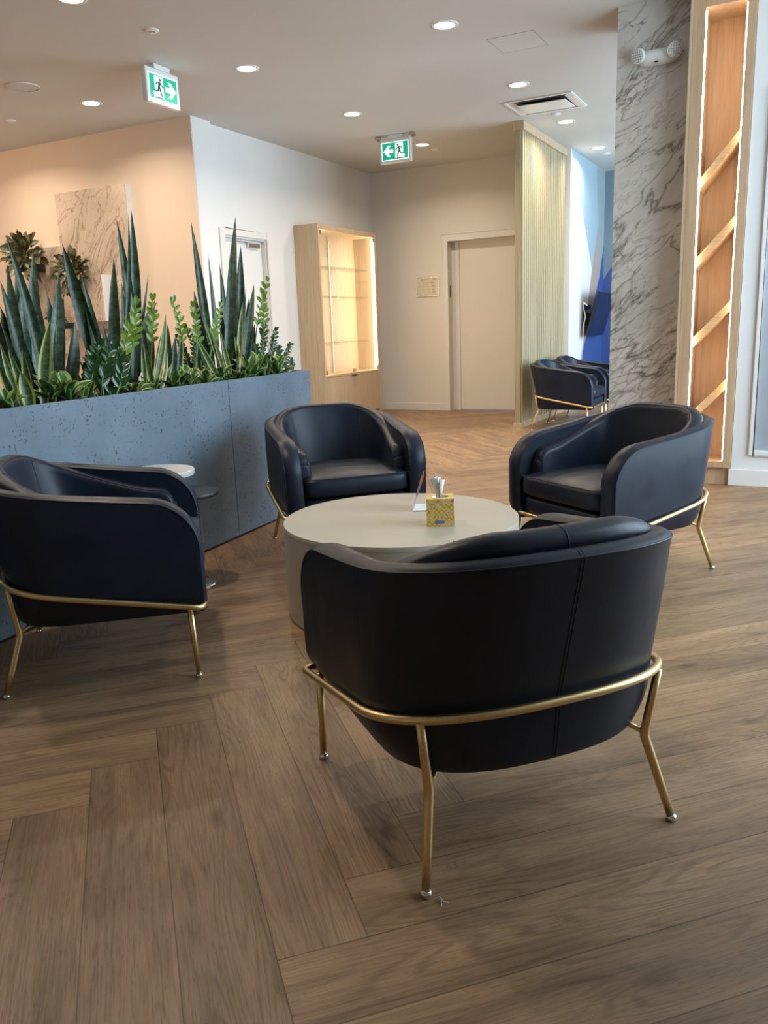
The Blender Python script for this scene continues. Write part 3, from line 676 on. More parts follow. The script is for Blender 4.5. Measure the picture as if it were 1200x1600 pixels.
# television on the mural wall
t = thing('television', 'dark flat television tilted down on a bracket on the blue mural wall', 'television', (-2.69, 11.57, 1.23), 0)
ex = math.radians(15)
tv = MB(); tx = math.sin(ex) * .31; tz = math.cos(ex) * .31
def tvp(u, v, dd): return (.10 + math.sin(ex) * v + math.cos(ex) * dd, u, v * math.cos(ex) - math.sin(ex) * dd)
for (hw, hh, d0, d1, nm, mt) in ((.47, .295, -.03, 0, 'casing', 'darkp'), (.462, .287, .0005, .002, 'screen', 'screen'), (.25, .16, -.07, -.036, 'rear_housing', 'darkp')):
    MB().prism([tvp(-hw, -hh, d0), tvp(hw, -hh, d0), tvp(hw, hh, d0), tvp(-hw, hh, d0)], Vector(tvp(0, 0, d1)) - Vector(tvp(0, 0, d0))).build(nm, M(mt), t)
MB().box((-.087, -.32, -.14), (-.07, .10, .14)).box((-.068, -.30, .02), (.03, -.26, .06)).box((-.068, -.12, -.06), (.04, -.06, .06)).build('wall_bracket', M('darkp'), t, bevel=.004)
MB().tube([(.0, -.42, .12), (-.05, -.40, .16), (-.06, -.36, .08), (-.04, -.33, -.02), (-.05, -.38, -.12), (-.06, -.36, -.34)], .009).build('cable', M('whitep'), t, smooth=True)

# ------------------------------------------------------------------ armchairs
def smooth01(x): x = max(0, min(1, x)); return x * x * (3 - 2 * x)
YC, NN = -.066, 2.61
def plan_t(N=73, f=.348):
    """parameters from left front to right front: ('s', y, side) or arc angles"""
    out = []
    ys = [f - .15 + .15 * math.sin(a) for a in [PI / 2 * (1 - i / 12) for i in range(13)]]
    ys += [f - .15 - (f - .15 - YC) * i / 6 for i in range(1, 7)]
    left = [(-1, y, None) for y in ys]
    arc = [(0, 0, a) for a in [PI * i / 36 for i in range(1, 36)]]
    right = [(1, y, None) for y in ys[::-1]]
    return left + arc + right
def plan_xy(p, a, b, yc=YC, n=NN):
    s, y, ang = p
    if ang is None: return (s * a, y)
    cx = -math.cos(ang); sx = math.sin(ang)
    return (a * math.copysign(abs(cx) ** (2 / n), cx) if abs(cx) > 1e-9 else 0, yc - (yc - b) * abs(sx) ** (2 / n))
def shell_a(z):
    return .357 + .008 * min(1, (z - .31) / .25) if z > .31 else .357 - .034 * ((.31 - z) / .075) ** 1.6
def shell_b(z):
    if z > .38: return -.312 - .082 * ((z - .38) / .325) ** 1.05
    return -.312 + .012 * ((.38 - z) / .145) ** 1.6
def rim_z(y, F=.348):
    q = max(0, (.365 - y) / (.365 + .394)); z = .611 + .094 * q ** 1.284
    if y > F - .15: dy = min(.15, y - (F - .15)); z -= .15 - math.sqrt(max(0, .0225 - dy * dy))
    return z
def make_chair():
    t = thing('armchair', '', 'chair')
    ps = plan_t(); F = .348; ZB = .235
    # rim curve and its inward plan normals
    rim = []
    for p in ps:
        yy = plan_xy(p, .363, -.394)[1]; z = rim_z(yy); x, y = plan_xy(p, shell_a(z), shell_b(z) if p[2] is not None else 0); z = rim_z(y)
        rim.append(Vector((x, y, z)))
    n = len(rim)
    def inward(i):
        a = rim[max(0, i - 1)]; b = rim[min(n - 1, i + 1)]; d = Vector((b.x - a.x, b.y - a.y, 0))
        if d.length < 1e-6: d = Vector((0, -1 if i < n / 2 else 1, 0))
        d.normalize(); m = Vector((-d.y, d.x, 0))
        return m if m.dot(Vector((-rim[i].x, -(rim[i].y + .0), 0))) >= 0 else -m
    inw = []
    for i, p in enumerate(ps): inw.append(Vector((-p[0], 0, 0)) if p[2] is None else inward(i))
    def width(y): return .084 - .030 * smooth01((F - .05 - y) / .6)
    # extended path for the band: down the front edges too
    nd_ = 7
    path = []
    for k in range(nd_): zz = ZB + (rim[0].z - ZB) * k / nd_; path.append((Vector((-shell_a(zz), F, zz)), Vector((1, 0, 0)), Vector((0, 1, 0)), F))
    for i in range(n):
        a = rim[max(0, i - 1)]; b = rim[min(n - 1, i + 1)]; tg = (b - a).normalized()
        nn = inw[i].cross(tg);
        if nn.z < 0 or (abs(nn.z) < .05 and nn.y < 0): nn = -nn
        if ps[i][2] is None and rim[i].y > F - .16: 
            dy = min(1, max(0, (rim[i].y - (F - .15)) / .15)); nn = Vector((0, dy, math.sqrt(max(0, 1 - dy * dy))))
        path.append((rim[i], inw[i], nn.normalized(), rim[i].y))
    for k in range(nd_ - 1, -1, -1): zz = ZB + (rim[0].z - ZB) * k / nd_; path.append((Vector((shell_a(zz), F, zz)), Vector((-1, 0, 0)), Vector((0, 1, 0)), F))
    mb = MB()
    # band (arm tops and fronts)
    K = 9; rows = []; inner = []
    for (P, I, N_, y) in path:
        w = width(y); row = []
        for k in range(K):
            u = k / (K - 1); row.append(P + I * (w * u) + N_ * (.013 * (math.sin(PI * u) ** .7 if 0 < u < 1 else 0)))
        rows.append(row); inner.append(row[-1])
    mb.grid(rows)
    # outer face
    G = []
    for i, p in enumerate(ps):
        col = []
        zr = rim[i].z
        for k in range(15):
            z = ZB + (zr - ZB) * (k / 14) ** 1.15; x, y = plan_xy(p, shell_a(z), shell_b(z) if p[2] is not None else 0)
            if k == 14: x, y = rim[i].x, rim[i].y
            bulge = .004 * math.sin(PI * k / 14)
            col.append(Vector((x, y, z)) - inw[i] * bulge)
        G.append(col)
    outer_cols = G
    mb.grid(G)
    # inner face
    G = []
    for k in range(nd_, nd_ + n):
        q = inner[k]; i = k - nd_; zb_ = min(.30, q.z - .01); col = []
        for j in range(7):
            z = zb_ + (q.z - zb_) * j / 6
            x, y = plan_xy(ps[i], shell_a(z), shell_b(z) if ps[i][2] is not None else 0); v_ = Vector((x, y, 0)) + inw[i] * width(q.y)
            col.append(Vector((v_.x, v_.y, z)) if j < 6 else q)
        G.append(col)
    mb.grid(G)
    # underside
    G = []
    for sc_, z in ((1, ZB), (.985, .228), (.93, .224), (.5, .222), (.0, .222)):
        G.append([(plan_xy(p, shell_a(ZB), shell_b(ZB))[0] * sc_, (plan_xy(p, shell_a(ZB), shell_b(ZB))[1]) * (sc_ if sc_ > .9 else sc_), z) for p in ps])
    mb.grid(G)
    mb.build('shell', M('leather'), t, smooth=True, sharp=38)
    # welt along the outer edge, plus centre seam
    w1 = MB().tube([P + N_ * .0005 for P, I, N_, y in path], .0024, 6)
    w1.tube([P + I * width(y) for P, I, N_, y in path[nd_:-nd_]], .002, 6)
    w1.build('piping', M('leather'), t, smooth=True)
    ic = n // 2
    cs = [v + Vector((0, -.0002, 0)) for v in outer_cols[ic]]
    cs += [Vector((0, rim[ic].y + .054 * k / 6, rim[ic].z + .013 * math.sin(PI * k / 6) ** .7 if 0 < k < 6 else rim[ic].z)) for k in range(7)]
    MB().tube([c_ + Vector((.004, 0, 0)) for c_ in cs], .0011, 6).tube([c_ + Vector((-.004, 0, 0)) for c_ in cs], .0011, 6).build('seam', M('leather'), t, smooth=True)
    # back cushion wrapping round to the arms
    FC = .262; TH = .072; FR = .055
    cps = []
    ys = [FC - FR + FR * math.sin(a) for a in [PI / 2 * (1 - i / 8) for i in range(9)]] + [FC - FR - (FC - FR - YC) * i / 6 for i in range(1, 7)]
    cps = [(-1, y, None) for y in ys] + [(0, 0, PI * i / 36) for i in range(1, 36)] + [(1, y, None) for y in ys[::-1]]
    def cuz(y):
        q = max(0, (.196 - y) / (.196 + .329)); return .566 + .184 * min(1.0, q) ** 1.284 + (.03 * (.196 - y) if y > .196 else 0)
    def cpl(p, off):      # off: 0 outer face, 1 inner face
        s_, y, ang = p
        a = .330 - .040 * smooth01((y - YC) / .3) if ang is None else .330
        b = -.343
        x, yy = plan_xy(p, a, b)
        # normal by finite difference on the superellipse
        if ang is None: m = Vector((-s_, 0, 0))
        else:
            p1 = plan_xy((0, 0, max(1e-3, ang - .02)), a, b); p2 = plan_xy((0, 0, min(PI - 1e-3, ang + .02)), a, b); d = Vector((p2[0] - p1[0], p2[1] - p1[1], 0)).normalized(); m = Vector((-d.y, d.x, 0))
            if m.dot(Vector((-x, -yy, 0))) < 0: m = -m
        return Vector((x, yy, 0)), m
    rows = []; ridge = []; rin = []
    for p in cps:
        P0, m = cpl(p, 0); y = P0.y; lean = .068 * smooth01((YC - .02 - y) / .2)
        if p[2] is None and y > FC - FR: dy = min(FR, y - (FC - FR)); dropz = FR - math.sqrt(max(0, FR * FR - dy * dy))
        else: dropz = 0
        zt = cuz(y) - dropz
        zb = .41; th = TH; r = th / 2
        z1 = zt - r * .9
        row = [Vector((P0.x, P0.y, zb + (z1 - zb) * k / 5)) + m * lean * (1 - k / 5) ** .8 for k in range(6)]
        for k in range(1, 12):
            a = PI * k / 12; row.append(P0 + m * (r - r * math.cos(a)) + Vector((0, 0, z1 + r * .9 * math.sin(a) ** .8)))
        for k in range(0, 7):
            z = z1 + (zb - z1) * k / 6; row.append(P0 + m * (th + .012 * math.sin(PI * k / 6 * .5) + lean * .7 * k / 6) + Vector((0, 0, z)))
        # round the front end in plan
        rows.append(row); ridge.append(row[11]); rin.append(row[14])
    # closing front ends
    cm = MB(); cm.grid(rows)
    for e, sgn in ((0, -1), (-1, 1)):
        rr = rows[e]; 
        G = [rr]
        for sh, o in ((.94, .007), (.8, .011), (.5, .013)):
            cx = sum((v.x for v in rr)) / len(rr)
            G.append([Vector((cx + (v.x - cx) * sh, v.y + o, v.z - (1 - sh) * .02 * max(0, min(1, (v.z - .43) / .1)))) for v in rr])
        cm.grid(G)
        q = G[-1]; half = len(q) // 2
        cm.grid([q[:half], q[::-1][:half]])
    cm.build('back_cushion', M('leather'), t, smooth=True, sharp=60)
    pp = MB().tube(rin, .0022, 6)
    nc = len(rows)
    for i0, which in ((nc // 2, 'out'), (nc // 2 - 8, 'in'), (nc // 2 + 8, 'in')):
        seq = rows[i0]; seq = seq[3:14] if which == 'out' else seq[12:]
        pp.tube(seq, .0016, 6)
    pp.build('piping', M('leather'), t, smooth=True)
    # seat cushion
    def pad(x0, x1, y0, y1, z0, z1, crown, name, rnd_=.03, tap=0):
        m_ = MB(); U = 17; G = []
        def se(v, e): return math.copysign(abs(v) ** e, v)
        for i in range(U):
            la = -PI / 2 + PI * i / (U - 1); row = []
            for j in range(48):
                lo = 2 * PI * j / 48
                cx = se(math.cos(la), .28) * se(math.cos(lo), .22); cy = se(math.cos(la), .28) * se(math.sin(lo), .22); cz_ = se(math.sin(la), .32)
                x = (x0 + x1) / 2 + (x1 - x0) / 2 * cx * (1 - tap * (1 - cy) / 2); y = (y0 + y1) / 2 + (y1 - y0) / 2 * cy; z = (z0 + z1) / 2 + (z1 - z0) / 2 * cz_
                if cz_ > 0: z += crown * (1 - cx * cx) * (1 - cy * cy)
                row.append((x, y, z))
            G.append(row)
        m_.grid(G, closed_v=True); o_ = m_.build(name, M('leather'), t, smooth=True)
        return o_
    sc_ = pad(-.276, .276, -.19, .365, .342, .448, .022, 'seat_cushion')
    pw = [(-.272 + .544 * k / 20, .357, .444) for k in range(21)]
    MB().tube([(x, .3625 - .02 * abs(x / .276) ** 12, .4415) for x, _, _ in pw], .0022, 6).build('piping', M('leather'), sc_, smooth=True)
    pad(-.280, .280, -.15, .345, .238, .345, .0, 'seat_base')
    # brass ring
    ring = []
    def rz_(y): return .264 + .118 * (.308 - y) / .641
    for p in ps:
        if p[2] is None and p[1] > .29: continue
        x, y = plan_xy(p, .3735, -.336); ring.append(Vector((x, y, rz_(y))))
    fr = [Vector((.3735, .31, .2635)), Vector((.370, .331, .260)), Vector((.356, .345, .257)), Vector((.33, .350, .2555))]
    fr2 = [Vector((.16, .350, .2555)), Vector((0, .350, .2555)), Vector((-.16, .350, .2555))]
    ring += fr + fr2 + [Vector((-v.x, v.y, v.z)) for v in fr[::-1]]
    MB().tube(ring, .0100, 12, closed=True).build('frame_ring', M('brass'), t, smooth=True)
    for sx in (-1, 1):
        top = Vector((sx * .300, -.268, rz_(-.268) - .004)); bd = Vector((sx * .278, -.254, .202)); ft = Vector((sx * .316, -.311, .012))
        pts = [top, top.lerp(bd, .5), top.lerp(bd, .9), bd.lerp(ft, .02), bd.lerp(ft, .12), bd.lerp(ft, .6), ft]
        l = MB().tube(pts, [.0092, .0100, .0108, .0112, .011, .0105, .0095], 12); l.tube([bd + Vector((0, 0, .004)), bd + Vector((-sx * .04, .04, .028))], .0065, 10)
        lo = l.build('leg', M('brass'), t, smooth=True)
        MB().lathe([(0, .014), (.010, .014), (.0125, .009), (.0125, .002), (.010, 0), (0, 0)], c=(ft.x + sx * .001, ft.y - .002, 0), n=16).build('foot_cap', M('cap'), lo, smooth=True)
        top = Vector((sx * .340, .3, .256)); ft = Vector((sx * .339, .311, .012))
        lo = MB().tube([top, top.lerp(ft, .5), ft], [.0105, .0100, .0092], 12).build('leg', M('brass'), t, smooth=True)
        MB().lathe([(0, .014), (.010, .014), (.0125, .009), (.0125, .002), (.010, 0), (0, 0)], c=(ft.x, ft.y, 0), n=16).build('foot_cap', M('cap'), lo, smooth=True)
    return t
CHAIRS = [(-.659, 1.766, 139.2, 'navy leather armchair seen from behind in the foreground, in front of the round table'),
          (-2.255, 2.06, 40.8, 'navy leather armchair cut by the left edge, seen from its side, by the planter'),
          (-2.199, 3.687, -44.5, 'navy leather armchair behind the round table, its back to the planter and display cabinet'),
          (-.778, 3.839, 235.6, 'navy leather armchair right of the round table, in front of the lit oak niche'),
          (-2.36, 8.955, 0, 'nearer of the two far navy armchairs against the slatted partition'),
          (-2.36, 9.83, 0, 'farther of the two far navy armchairs, mostly hidden behind the nearer one')]
proto = make_chair()
for i, (x, y, a, lab) in enumerate(CHAIRS):
    o = proto if i == 0 else copy_tree(proto)
    o.location = (x, y, 0); o.rotation_euler = (0, 0, math.radians(a - 90))
    tag(o, lab, 'chair', 'navy armchairs round the table' if i < 4 else 'navy armchairs along the partition')

# ------------------------------------------------------------------ round table and what stands on it
TZ = .385
t = thing('coffee_table', 'low round greige drum coffee table between the four armchairs', 'table', (-1.465, 2.935, 0))
MB().lathe([(0, TZ - .02), (.48, TZ - .02), (.484, TZ - .02), (.485, TZ - .019), (.485, TZ - .002), (.484, TZ), (0, TZ)], n=128).build('tabletop', M('table'), t, smooth=True, sharp=35)
MB().lathe([(.4848, TZ - .0202), (.4848, .012), (.478, .010), (.478, 0), (0, 0)], n=128).build('drum_base', M('table'), t, smooth=True, sharp=35)
t = thing('tissue_box', 'gold patterned tissue box with a white tissue sticking out', 'tissue box', (-1.262, 2.880, TZ), math.radians(24))
bw = .0535
bx = MB(); H = .110
hole = [(.034 * math.cos(a), .026 * math.sin(a)) for a in [2 * PI * k / 32 for k in range(32)]]
def sq(a):
    c_, s_ = math.cos(a), math.sin(a); m_ = max(abs(c_), abs(s_)); return (bw * c_ / m_, bw * s_ / m_)
outer = [sq(2 * PI * k / 32) for k in range(32)]
bx.grid([[(x, y, H) for x, y in hole], [(x, y, H) for x, y in outer], [(x, y, 0) for x, y in outer], [(x * .1, y * .1, 0) for x, y in outer]], closed_v=True)
bx.build('carton', M('tbox'), t)
ins = MB(); ins.grid([[(x, y, H - .001) for x, y in hole], [(x * .9, y * .9, H - .012) for x, y in hole], [(x * .1, y * .1, H - .014) for x, y in hole]], closed_v=True); ins.build('opening_film', M('steel'), t)
MB().box((-.020, -bw - .0008, .012), (.016, -bw, .024)).build('brand_label', M('inkblue'), t)
ts = MB()
for ph, lean, hh in ((0, (-.014, .0), .072), (1.3, (.006, .006), .070), (2.4, (-.004, -.008), .062)):
    G = []
    for i in range(9):
        v = i / 8; wdt = .005 + .019 * v ** .8; row = []
        for j in range(9):
            u = -1 + 2 * j / 8
            x = wdt * u * math.cos(ph * .7) + lean[0] * v; y = .006 * math.sin(u * 5 + ph * 2) * (.3 + v) + wdt * u * math.sin(ph * .7) * .6 + lean[1] * v
            z = H - .012 + (hh + .012) * v + .008 * math.cos(u * 2.5 + ph) * v
            row.append((x, y, z))
        G.append(row)
    ts.grid(G)
ts.build('tissue', M('tissue'), t, smooth=True)
# tent card holder
hA = Vector((-1.512, 3.152, TZ)); hB = Vector((-1.458, 3.037, TZ)); axd = (hB - hA).normalized(); wd = Vector((axd.y * -1, axd.x, 0));
if wd.x < 0: wd = -wd
t = thing('card_holder', 'clear tent shaped card holder with an orange printed card beside the tissue box', 'card holder', hA + (hB - hA) / 2 + wd * .055)
t_o = t.location.copy(); Lh = .064; hw = .055; Hh = .155
def hp(a, w_, z): return tuple(axd * a + wd * w_ + Vector((0, 0, z)))
def slab(p0, p1, w0, z0, w1, z1, nm, mt, th=.002):
    nrm = Vector((0, 0, 0)) + wd * (z1 - z0) - Vector((0, 0, 1)) * (w1 - w0); nrm.normalize()
    return MB().prism([hp(p0, w0, z0), hp(p1, w0, z0), hp(p1, w1, z1), hp(p0, w1, z1)], nrm * th).build(nm, M(mt), t)
slab(-Lh, Lh, -hw, .001, -.005, Hh, 'sloped_pane', 'acryl'); slab(-Lh, Lh, hw, .001, .005, Hh, 'sloped_pane', 'acryl')
slab(-Lh, Lh, -hw, .003, hw, .003, 'base_card', 'paper', -.002)
slab(-Lh + .002, Lh - .002, -.020, .108, -.0045, .152, 'printed_card', 'orange', -.001)
slab(-Lh + .002, Lh - .002, -.036, .056, -.020, .1075, 'printed_card', 'greyprint', -.001)
slab(-Lh + .002, Lh - .002, -.050, .010, -.036, .0555, 'printed_card', 'paper', -.001)

# ------------------------------------------------------------------ side table by the planter
t = thing('side_table', 'small side table with white marble top and lower black disc beside the planter', 'side table', (-2.60, 2.74, 0), math.radians(20))
MB().lathe([(0, 0), (.13, 0), (.135, .004), (.135, .010), (.128, .014), (0, .016)], c=(.085, .03, 0), n=48).build('base', M('cap'), t, smooth=True, sharp=40)
MB().tube([(.07, .02, .012), (.07, .02, .54)], .011, 14).build('post', M('darkp'), t, smooth=True)
MB().lathe([(0, .535), (.168, .535), (.17, .538), (.17, .557), (.167, .56), (0, .56)], n=64).build('marble_top', M('marblet'), t, smooth=True, sharp=40)
MB().lathe([(0, .430), (.138, .430), (.14, .433), (.14, .447), (.138, .45), (0, .45)], c=(.12, .06, 0), n=64).build('lower_disc', M('darkp'), t, smooth=True, sharp=40)

# ------------------------------------------------------------------ planter
PA = Vector((-2.66, .95, 0)); PBv = Vector((-2.935, 4.60, 0)); pd = (PBv - PA).normalized(); pn = Vector((pd.y, -pd.x, 0))
if pn.x < 0: pn = -pn
PH, PD = .90, .46
def pp(s, d, z): return PA + pd * s - pn * d + Vector((0, 0, z))      # s along, d back from the front face
PL = (PBv - PA).length; seam = 2.70
t = thing('planter', 'long waist high blue grey concrete planter filled with green plants', 'planter')
for a, b in ((0, seam - .002), (seam + .002, PL)):
    m = MB(); m.prism([pp(a, 0, .012), pp(b, 0, .012), pp(b, 0, PH), pp(a, 0, PH)], -pn * .02); m.build('front_panel', M('concrete'), t, bevel=.002)
m = MB().prism([pp(0, PD, 0.012), pp(PL, PD, 0.012), pp(PL, PD, PH), pp(0, PD, PH)], pn * .02); m.build('rear_panel', M('concrete'), t)
m = MB().prism([pp(PL, .0205, .012), pp(PL, PD - .0205, .012), pp(PL, PD - .0205, PH), pp(PL, .0205, PH)], -pd * .02).prism([pp(0, .0205, .012), pp(0, PD - .0205, .012), pp(0, PD - .0205, PH), pp(0, .0205, PH)], pd * .02); m.build('end_panel', M('concrete'), t)
m = MB().prism([pp(.01, .012, 0), pp(PL - .01, .012, 0), pp(PL - .01, PD - .012, 0), pp(.01, PD - .012, 0)], (0, 0, .012)); m.build('plinth', M('darkp'), t)
m = MB().prism([pp(.01, .016, PH - .02), pp(PL - .01, .016, PH - .02), pp(PL - .01, .028, PH - .02), pp(.01, .028, PH - .02)], (0, 0, .017)); m.build('liner', M('darkp'), t)
G = []; rnd = random.Random(2)
for i in range(90):
    G.append([pp(.025 + (PL - .05) * i / 89, .03 + (PD - .06) * j / 9, PH - .045 + rnd.uniform(-.008, .008)) for j in range(10)])
so = MB().grid(G).build('soil', M('soil'), t, smooth=True); so['kind'] = 'stuff'

# plants: a leaf runs from the soil to a tip in a plane set back a given distance from the planter's face
def at_px(x, y, d): return on_plane(x, y, pp(0, d, 0), pn)
def blade(mb, p0, p1, width, bow=(0, 0, 0), twist=0, shape='snake', face=None, cup=.25, n=14):
    p0 = Vector(p0); p1 = Vector(p1); ax = (p1 - p0); L = ax.length; axn = ax.normalized()
    view = face if face is not None else Vector((.85, -.5, 0))
    side = axn.cross(view).normalized(); bow = Vector(bow); P = []; U = []
    for i in range(n + 1):
        v = i / n
        if shape == 'snake': w = width * (.42 + .58 * math.sin(min(1, v / .55) * PI / 2)) * (1 if v < .45 else max(0, 1 - ((v - .45) / .55) ** 1.9))
        elif shape == 'strap': w = width * (.7 + .3 * math.sin(v * PI)) * (1 if v < .7 else max(0, 1 - ((v - .7) / .3) ** 2))
        else: w = width * math.sin(PI * min(1, (v * .93 + .07))) ** .75 if v < 1 else 0
        c_ = p0 + ax * v + bow * (math.sin(PI * v) * L)
        a = twist * v; s_ = side * math.cos(a) + side.cross(axn) * math.sin(a); nn = s_.cross(axn)
        row = []; ur = []
        for j in range(5):
            u = j / 4; row.append(c_ + s_ * (w * (u - .5)) + nn * (abs(u - .5) * 2) ** 1.5 * w * cup); ur.append((u, v))
        P.append(row); U.append(ur)
    mb.grid(P, uv=U)
ZS = PH - .05
def soil_pt(x, y, d):      # foot of a leaf: under photo point, on the soil
    q = at_px(x, y, d); return Vector((q.x, q.y, ZS))
def snake(label, mat, d, leaves, seed=0, cup=.22):
    r = random.Random(seed); mb = MB(); base = None
    for (tx, ty, bx_, by_, w) in leaves:
        dd = d + r.uniform(-.025, .025)
        p1 = at_px(tx, ty, dd); p0 = at_px(bx_, by_, dd); 
        k = (p0.z - ZS) / max(.05, (p1.z - p0.z)); p0 = p0 - (p1 - p0) * min(k, .8) if k > 0 else p0; p0.z = max(p0.z, ZS); 
        if base is None: base = p0.copy()
        blade(mb, p0, p1, w, (r.uniform(-.02, .02), r.uniform(-.03, .03), 0), r.uniform(-.5, .5), 'snake', Vector((.85 + r.uniform(-.3, .3), -.5 + r.uniform(-.4, .4), 0)), cup)
    for v in range(len(mb.v)): mb.v[v] = tuple(Vector(mb.v[v]) - Vector((base.x, base.y, ZS)))
    o = mb.build('snake_plant', M(mat), smooth=True); o.location = (base.x, base.y, ZS)
    tag(o, label, 'plant', 'snake plants in the planter'); return o
snake('dark snake plant with tall leaning leaves, nearest the left edge of the planter', 'snake', .26,
      [(9, 368, 68, 600, .05), (0, 438, 52, 610, .06), (0, 478, 46, 615, .06), (14, 470, 60, 610, .055), (2, 505, 40, 610, .05), (-18, 450, 26, 620, .06), (-14, 560, 30, 625, .05)], 1)
snake('pale bluish snake plant with broad leaves at the left of the planter', 'snakel', .33,
      [(24, 402, 36, 560, .06), (52, 391, 56, 580, .062), (50, 433, 64, 600, .075), (36, 425, 45, 560, .06), (10, 410, 30, 560, .055), (0, 495, 55, 620, .05), (55, 525, 62, 620, .045)], 2)
snake('snake plant with one long leaf leaning left, left of the cluster of tallest leaves', 'snake', .24,
      [(97, 380, 158, 580, .075), (127, 428, 158, 575, .055), (116, 501, 108, 600, .075)], 3)
snake('snake plant with grey green upright leaves left of the wall planter', 'snakel', .32,
      [(92, 423, 92, 590, .06), (73, 457, 90, 600, .055), (99, 460, 96, 600, .05), (84, 500, 94, 610, .07), (110, 560, 98, 620, .04)], 4)
snake('tallest snake plant in front of the tall marble panel', 'snake', .27,
      [(182, 342, 206, 560, .055), (205, 327, 207, 560, .058), (178, 402, 182, 560, .058), (190, 440, 190, 560, .035), (216, 420, 209, 560, .03), (242, 469, 205, 590, .085), (201, 330, 190, 560, .022), (203, 470, 196, 600, .055)], 5)
snake('snake plant with a thin brown leaf beside the tallest one', 'snakel', .33,
      [(232, 427, 214, 540, .022), (226, 470, 212, 560, .045), (198, 455, 200, 590, .05), (222, 520, 225, 600, .03), (150, 540, 175, 600, .035)], 6)
snake('dark snake plant with a long leaf leaning left, in front of the white door', 'snake', .28,
      [(298, 344, 330, 560, .06), (303, 454, 328, 580, .055), (325, 396, 338, 540, .045), (343, 412, 350, 580, .055), (306, 484, 336, 590, .045), (316, 500, 330, 590, .04)], 7)
snake('upright dark snake plant in front of the white door, left of the display cabinet', 'snake', .22,
      [(368, 338, 356, 560, .062), (376, 383, 372, 580, .075), (397, 444, 380, 590, .055), (384, 447, 374, 570, .03), (359, 484, 364, 590, .045), (388, 465, 378, 600, .045), (344, 470, 356, 590, .04), (398, 505, 390, 590, .045)], 8)
snake('yellow edged snake plant with a twisted leaf, second from the left edge', 'snakee', .12,
      [(79, 498, 70, 636, .055), (35, 545, 52, 640, .038), (12, 545, 46, 640, .032), (32, 580, 46, 636, .06), (-4, 565, 30, 645, .035), (0, 535, 36, 640, .03)], 9)
snake('small yellow edged snake plant left of the tallest snake plant', 'snakee', .16,
      [(150, 546, 140, 610, .026), (122, 560, 150, 610, .028), (133, 548, 146, 610, .03), (127, 590, 140, 612, .028), (120, 580, 130, 615, .026)], 10)
snake('yellow edged snake plant in the middle of the planter', 'snakee', .12,
      [(259, 490, 241, 604, .04), (226, 540, 238, 605, .035), (262, 550, 252, 602, .03), (232, 575, 226, 608, .03), (270, 565, 258, 602, .03), (222, 535, 226, 600, .026)], 11)
snake('yellow edged snake plant with arching leaves near the panel joint', 'snakee', .13,
      [(318, 498, 352, 592, .036), (330, 520, 352, 592, .03), (345, 518, 362, 590, .03), (366, 524, 378, 588, .028), (372, 530, 370, 588, .038), (306, 525, 345, 594, .036), (380, 470, 376, 588, .034), (352, 560, 358, 592, .03)], 12)
snake('medium dark snake plant behind the middle yellow edged one', 'snake', .25,
      [(236, 500, 232, 590, .05), (252, 520, 246, 590, .045), (262, 505, 262, 590, .04), (222, 505, 224, 590, .045), (274, 525, 268, 590, .045), (285, 515, 280, 590, .035)], 13)
snake('short dark snake plant behind the small low rosettes at the left', 'snake', .2,
      [(136, 560, 136, 600, .05), (170, 520, 168, 600, .05), (160, 505, 172, 600, .045), (145, 580, 150, 600, .045)], 14)
def zz(label, bright, d, stems, seed=0, ll=.055):
    r = random.Random(seed); q = at_px(stems[0][2], stems[0][3], d); base = Vector((q.x, q.y, ZS))
    t_ = thing('zz_plant', label, 'plant', base, 0, 'glossy leaved plants in the planter')
    mb = MB(); sm_ = MB()
    for (tx, ty, bx_, by_) in stems:
        dd = d + r.uniform(-.02, .02); p1 = at_px(tx, ty, dd) - base; p0 = at_px(bx_, by_, dd) - base; p0.z = 0
        pts = []; N = 14
        bow = Vector((r.uniform(-.03, .03), r.uniform(-.05, .05), 0))
        for i in range(N + 1):
            v = i / N; pts.append(p0 + (p1 - p0) * v + bow * math.sin(PI * v))
        sm_.tube(pts, [.006 * (1 - .7 * i / N) for i in range(N + 1)], 6)
        ax = (p1 - p0).normalized(); sd = ax.cross(Vector((.85, -.5, .15))).normalized()
        for i in range(8 if bright else 5, N + 1):
            for sg in (-1, 1):
                v = i / N; l_ = ll * r.uniform(.8, 1.15) * (1 - .25 * v)
                dr = (sd * sg * (.75 - .5 * (i == N)) + ax * r.uniform(.7, 1.2) + Vector((.5, -.3, 0)) * r.uniform(-.5, .7)).normalized()
                a = pts[i]; blade(mb, a, a + dr * l_, l_ * .48, (0, 0, .06), r.uniform(-.3, .3), 'leaf', Vector((.7 + r.uniform(-.4, .4), -.5 + r.uniform(-.4, .4), r.uniform(0, .8))), .12, 6)
    mb.build('foliage', M('zzb' if bright else 'zz'), t_, smooth=True); sm_.build('stem', M('stem'), t_, smooth=True)
    return t_
zz('bright lime shoot of a glossy plant right of the tallest snake plant', True, .14, [(212, 478, 184, 600), (206, 500, 186, 600)], 21, .062)
zz('glossy dark round leaved plant at the foot of the tallest snake plant', False, .10, [(158, 540, 158, 612), (175, 548, 163, 612), (188, 560, 172, 610), (150, 565, 152, 614), (185, 590, 176, 610)], 22, .065)
zz('pair of bright shoots in the middle of the planter', True, .2, [(270, 474, 272, 590), (301, 480, 296, 590), (238, 470, 228, 590)], 23, .06)
zz('bright shoot in front of the dark snake plant near the panel joint', True, .15, [(344, 480, 318, 590)], 24, .055)
zz('dark fine leaved plant behind the bright shoots', False, .28, [(290, 515, 300, 590), (310, 520, 306, 590), (276, 528, 296, 590), (325, 530, 315, 590)], 25, .045)
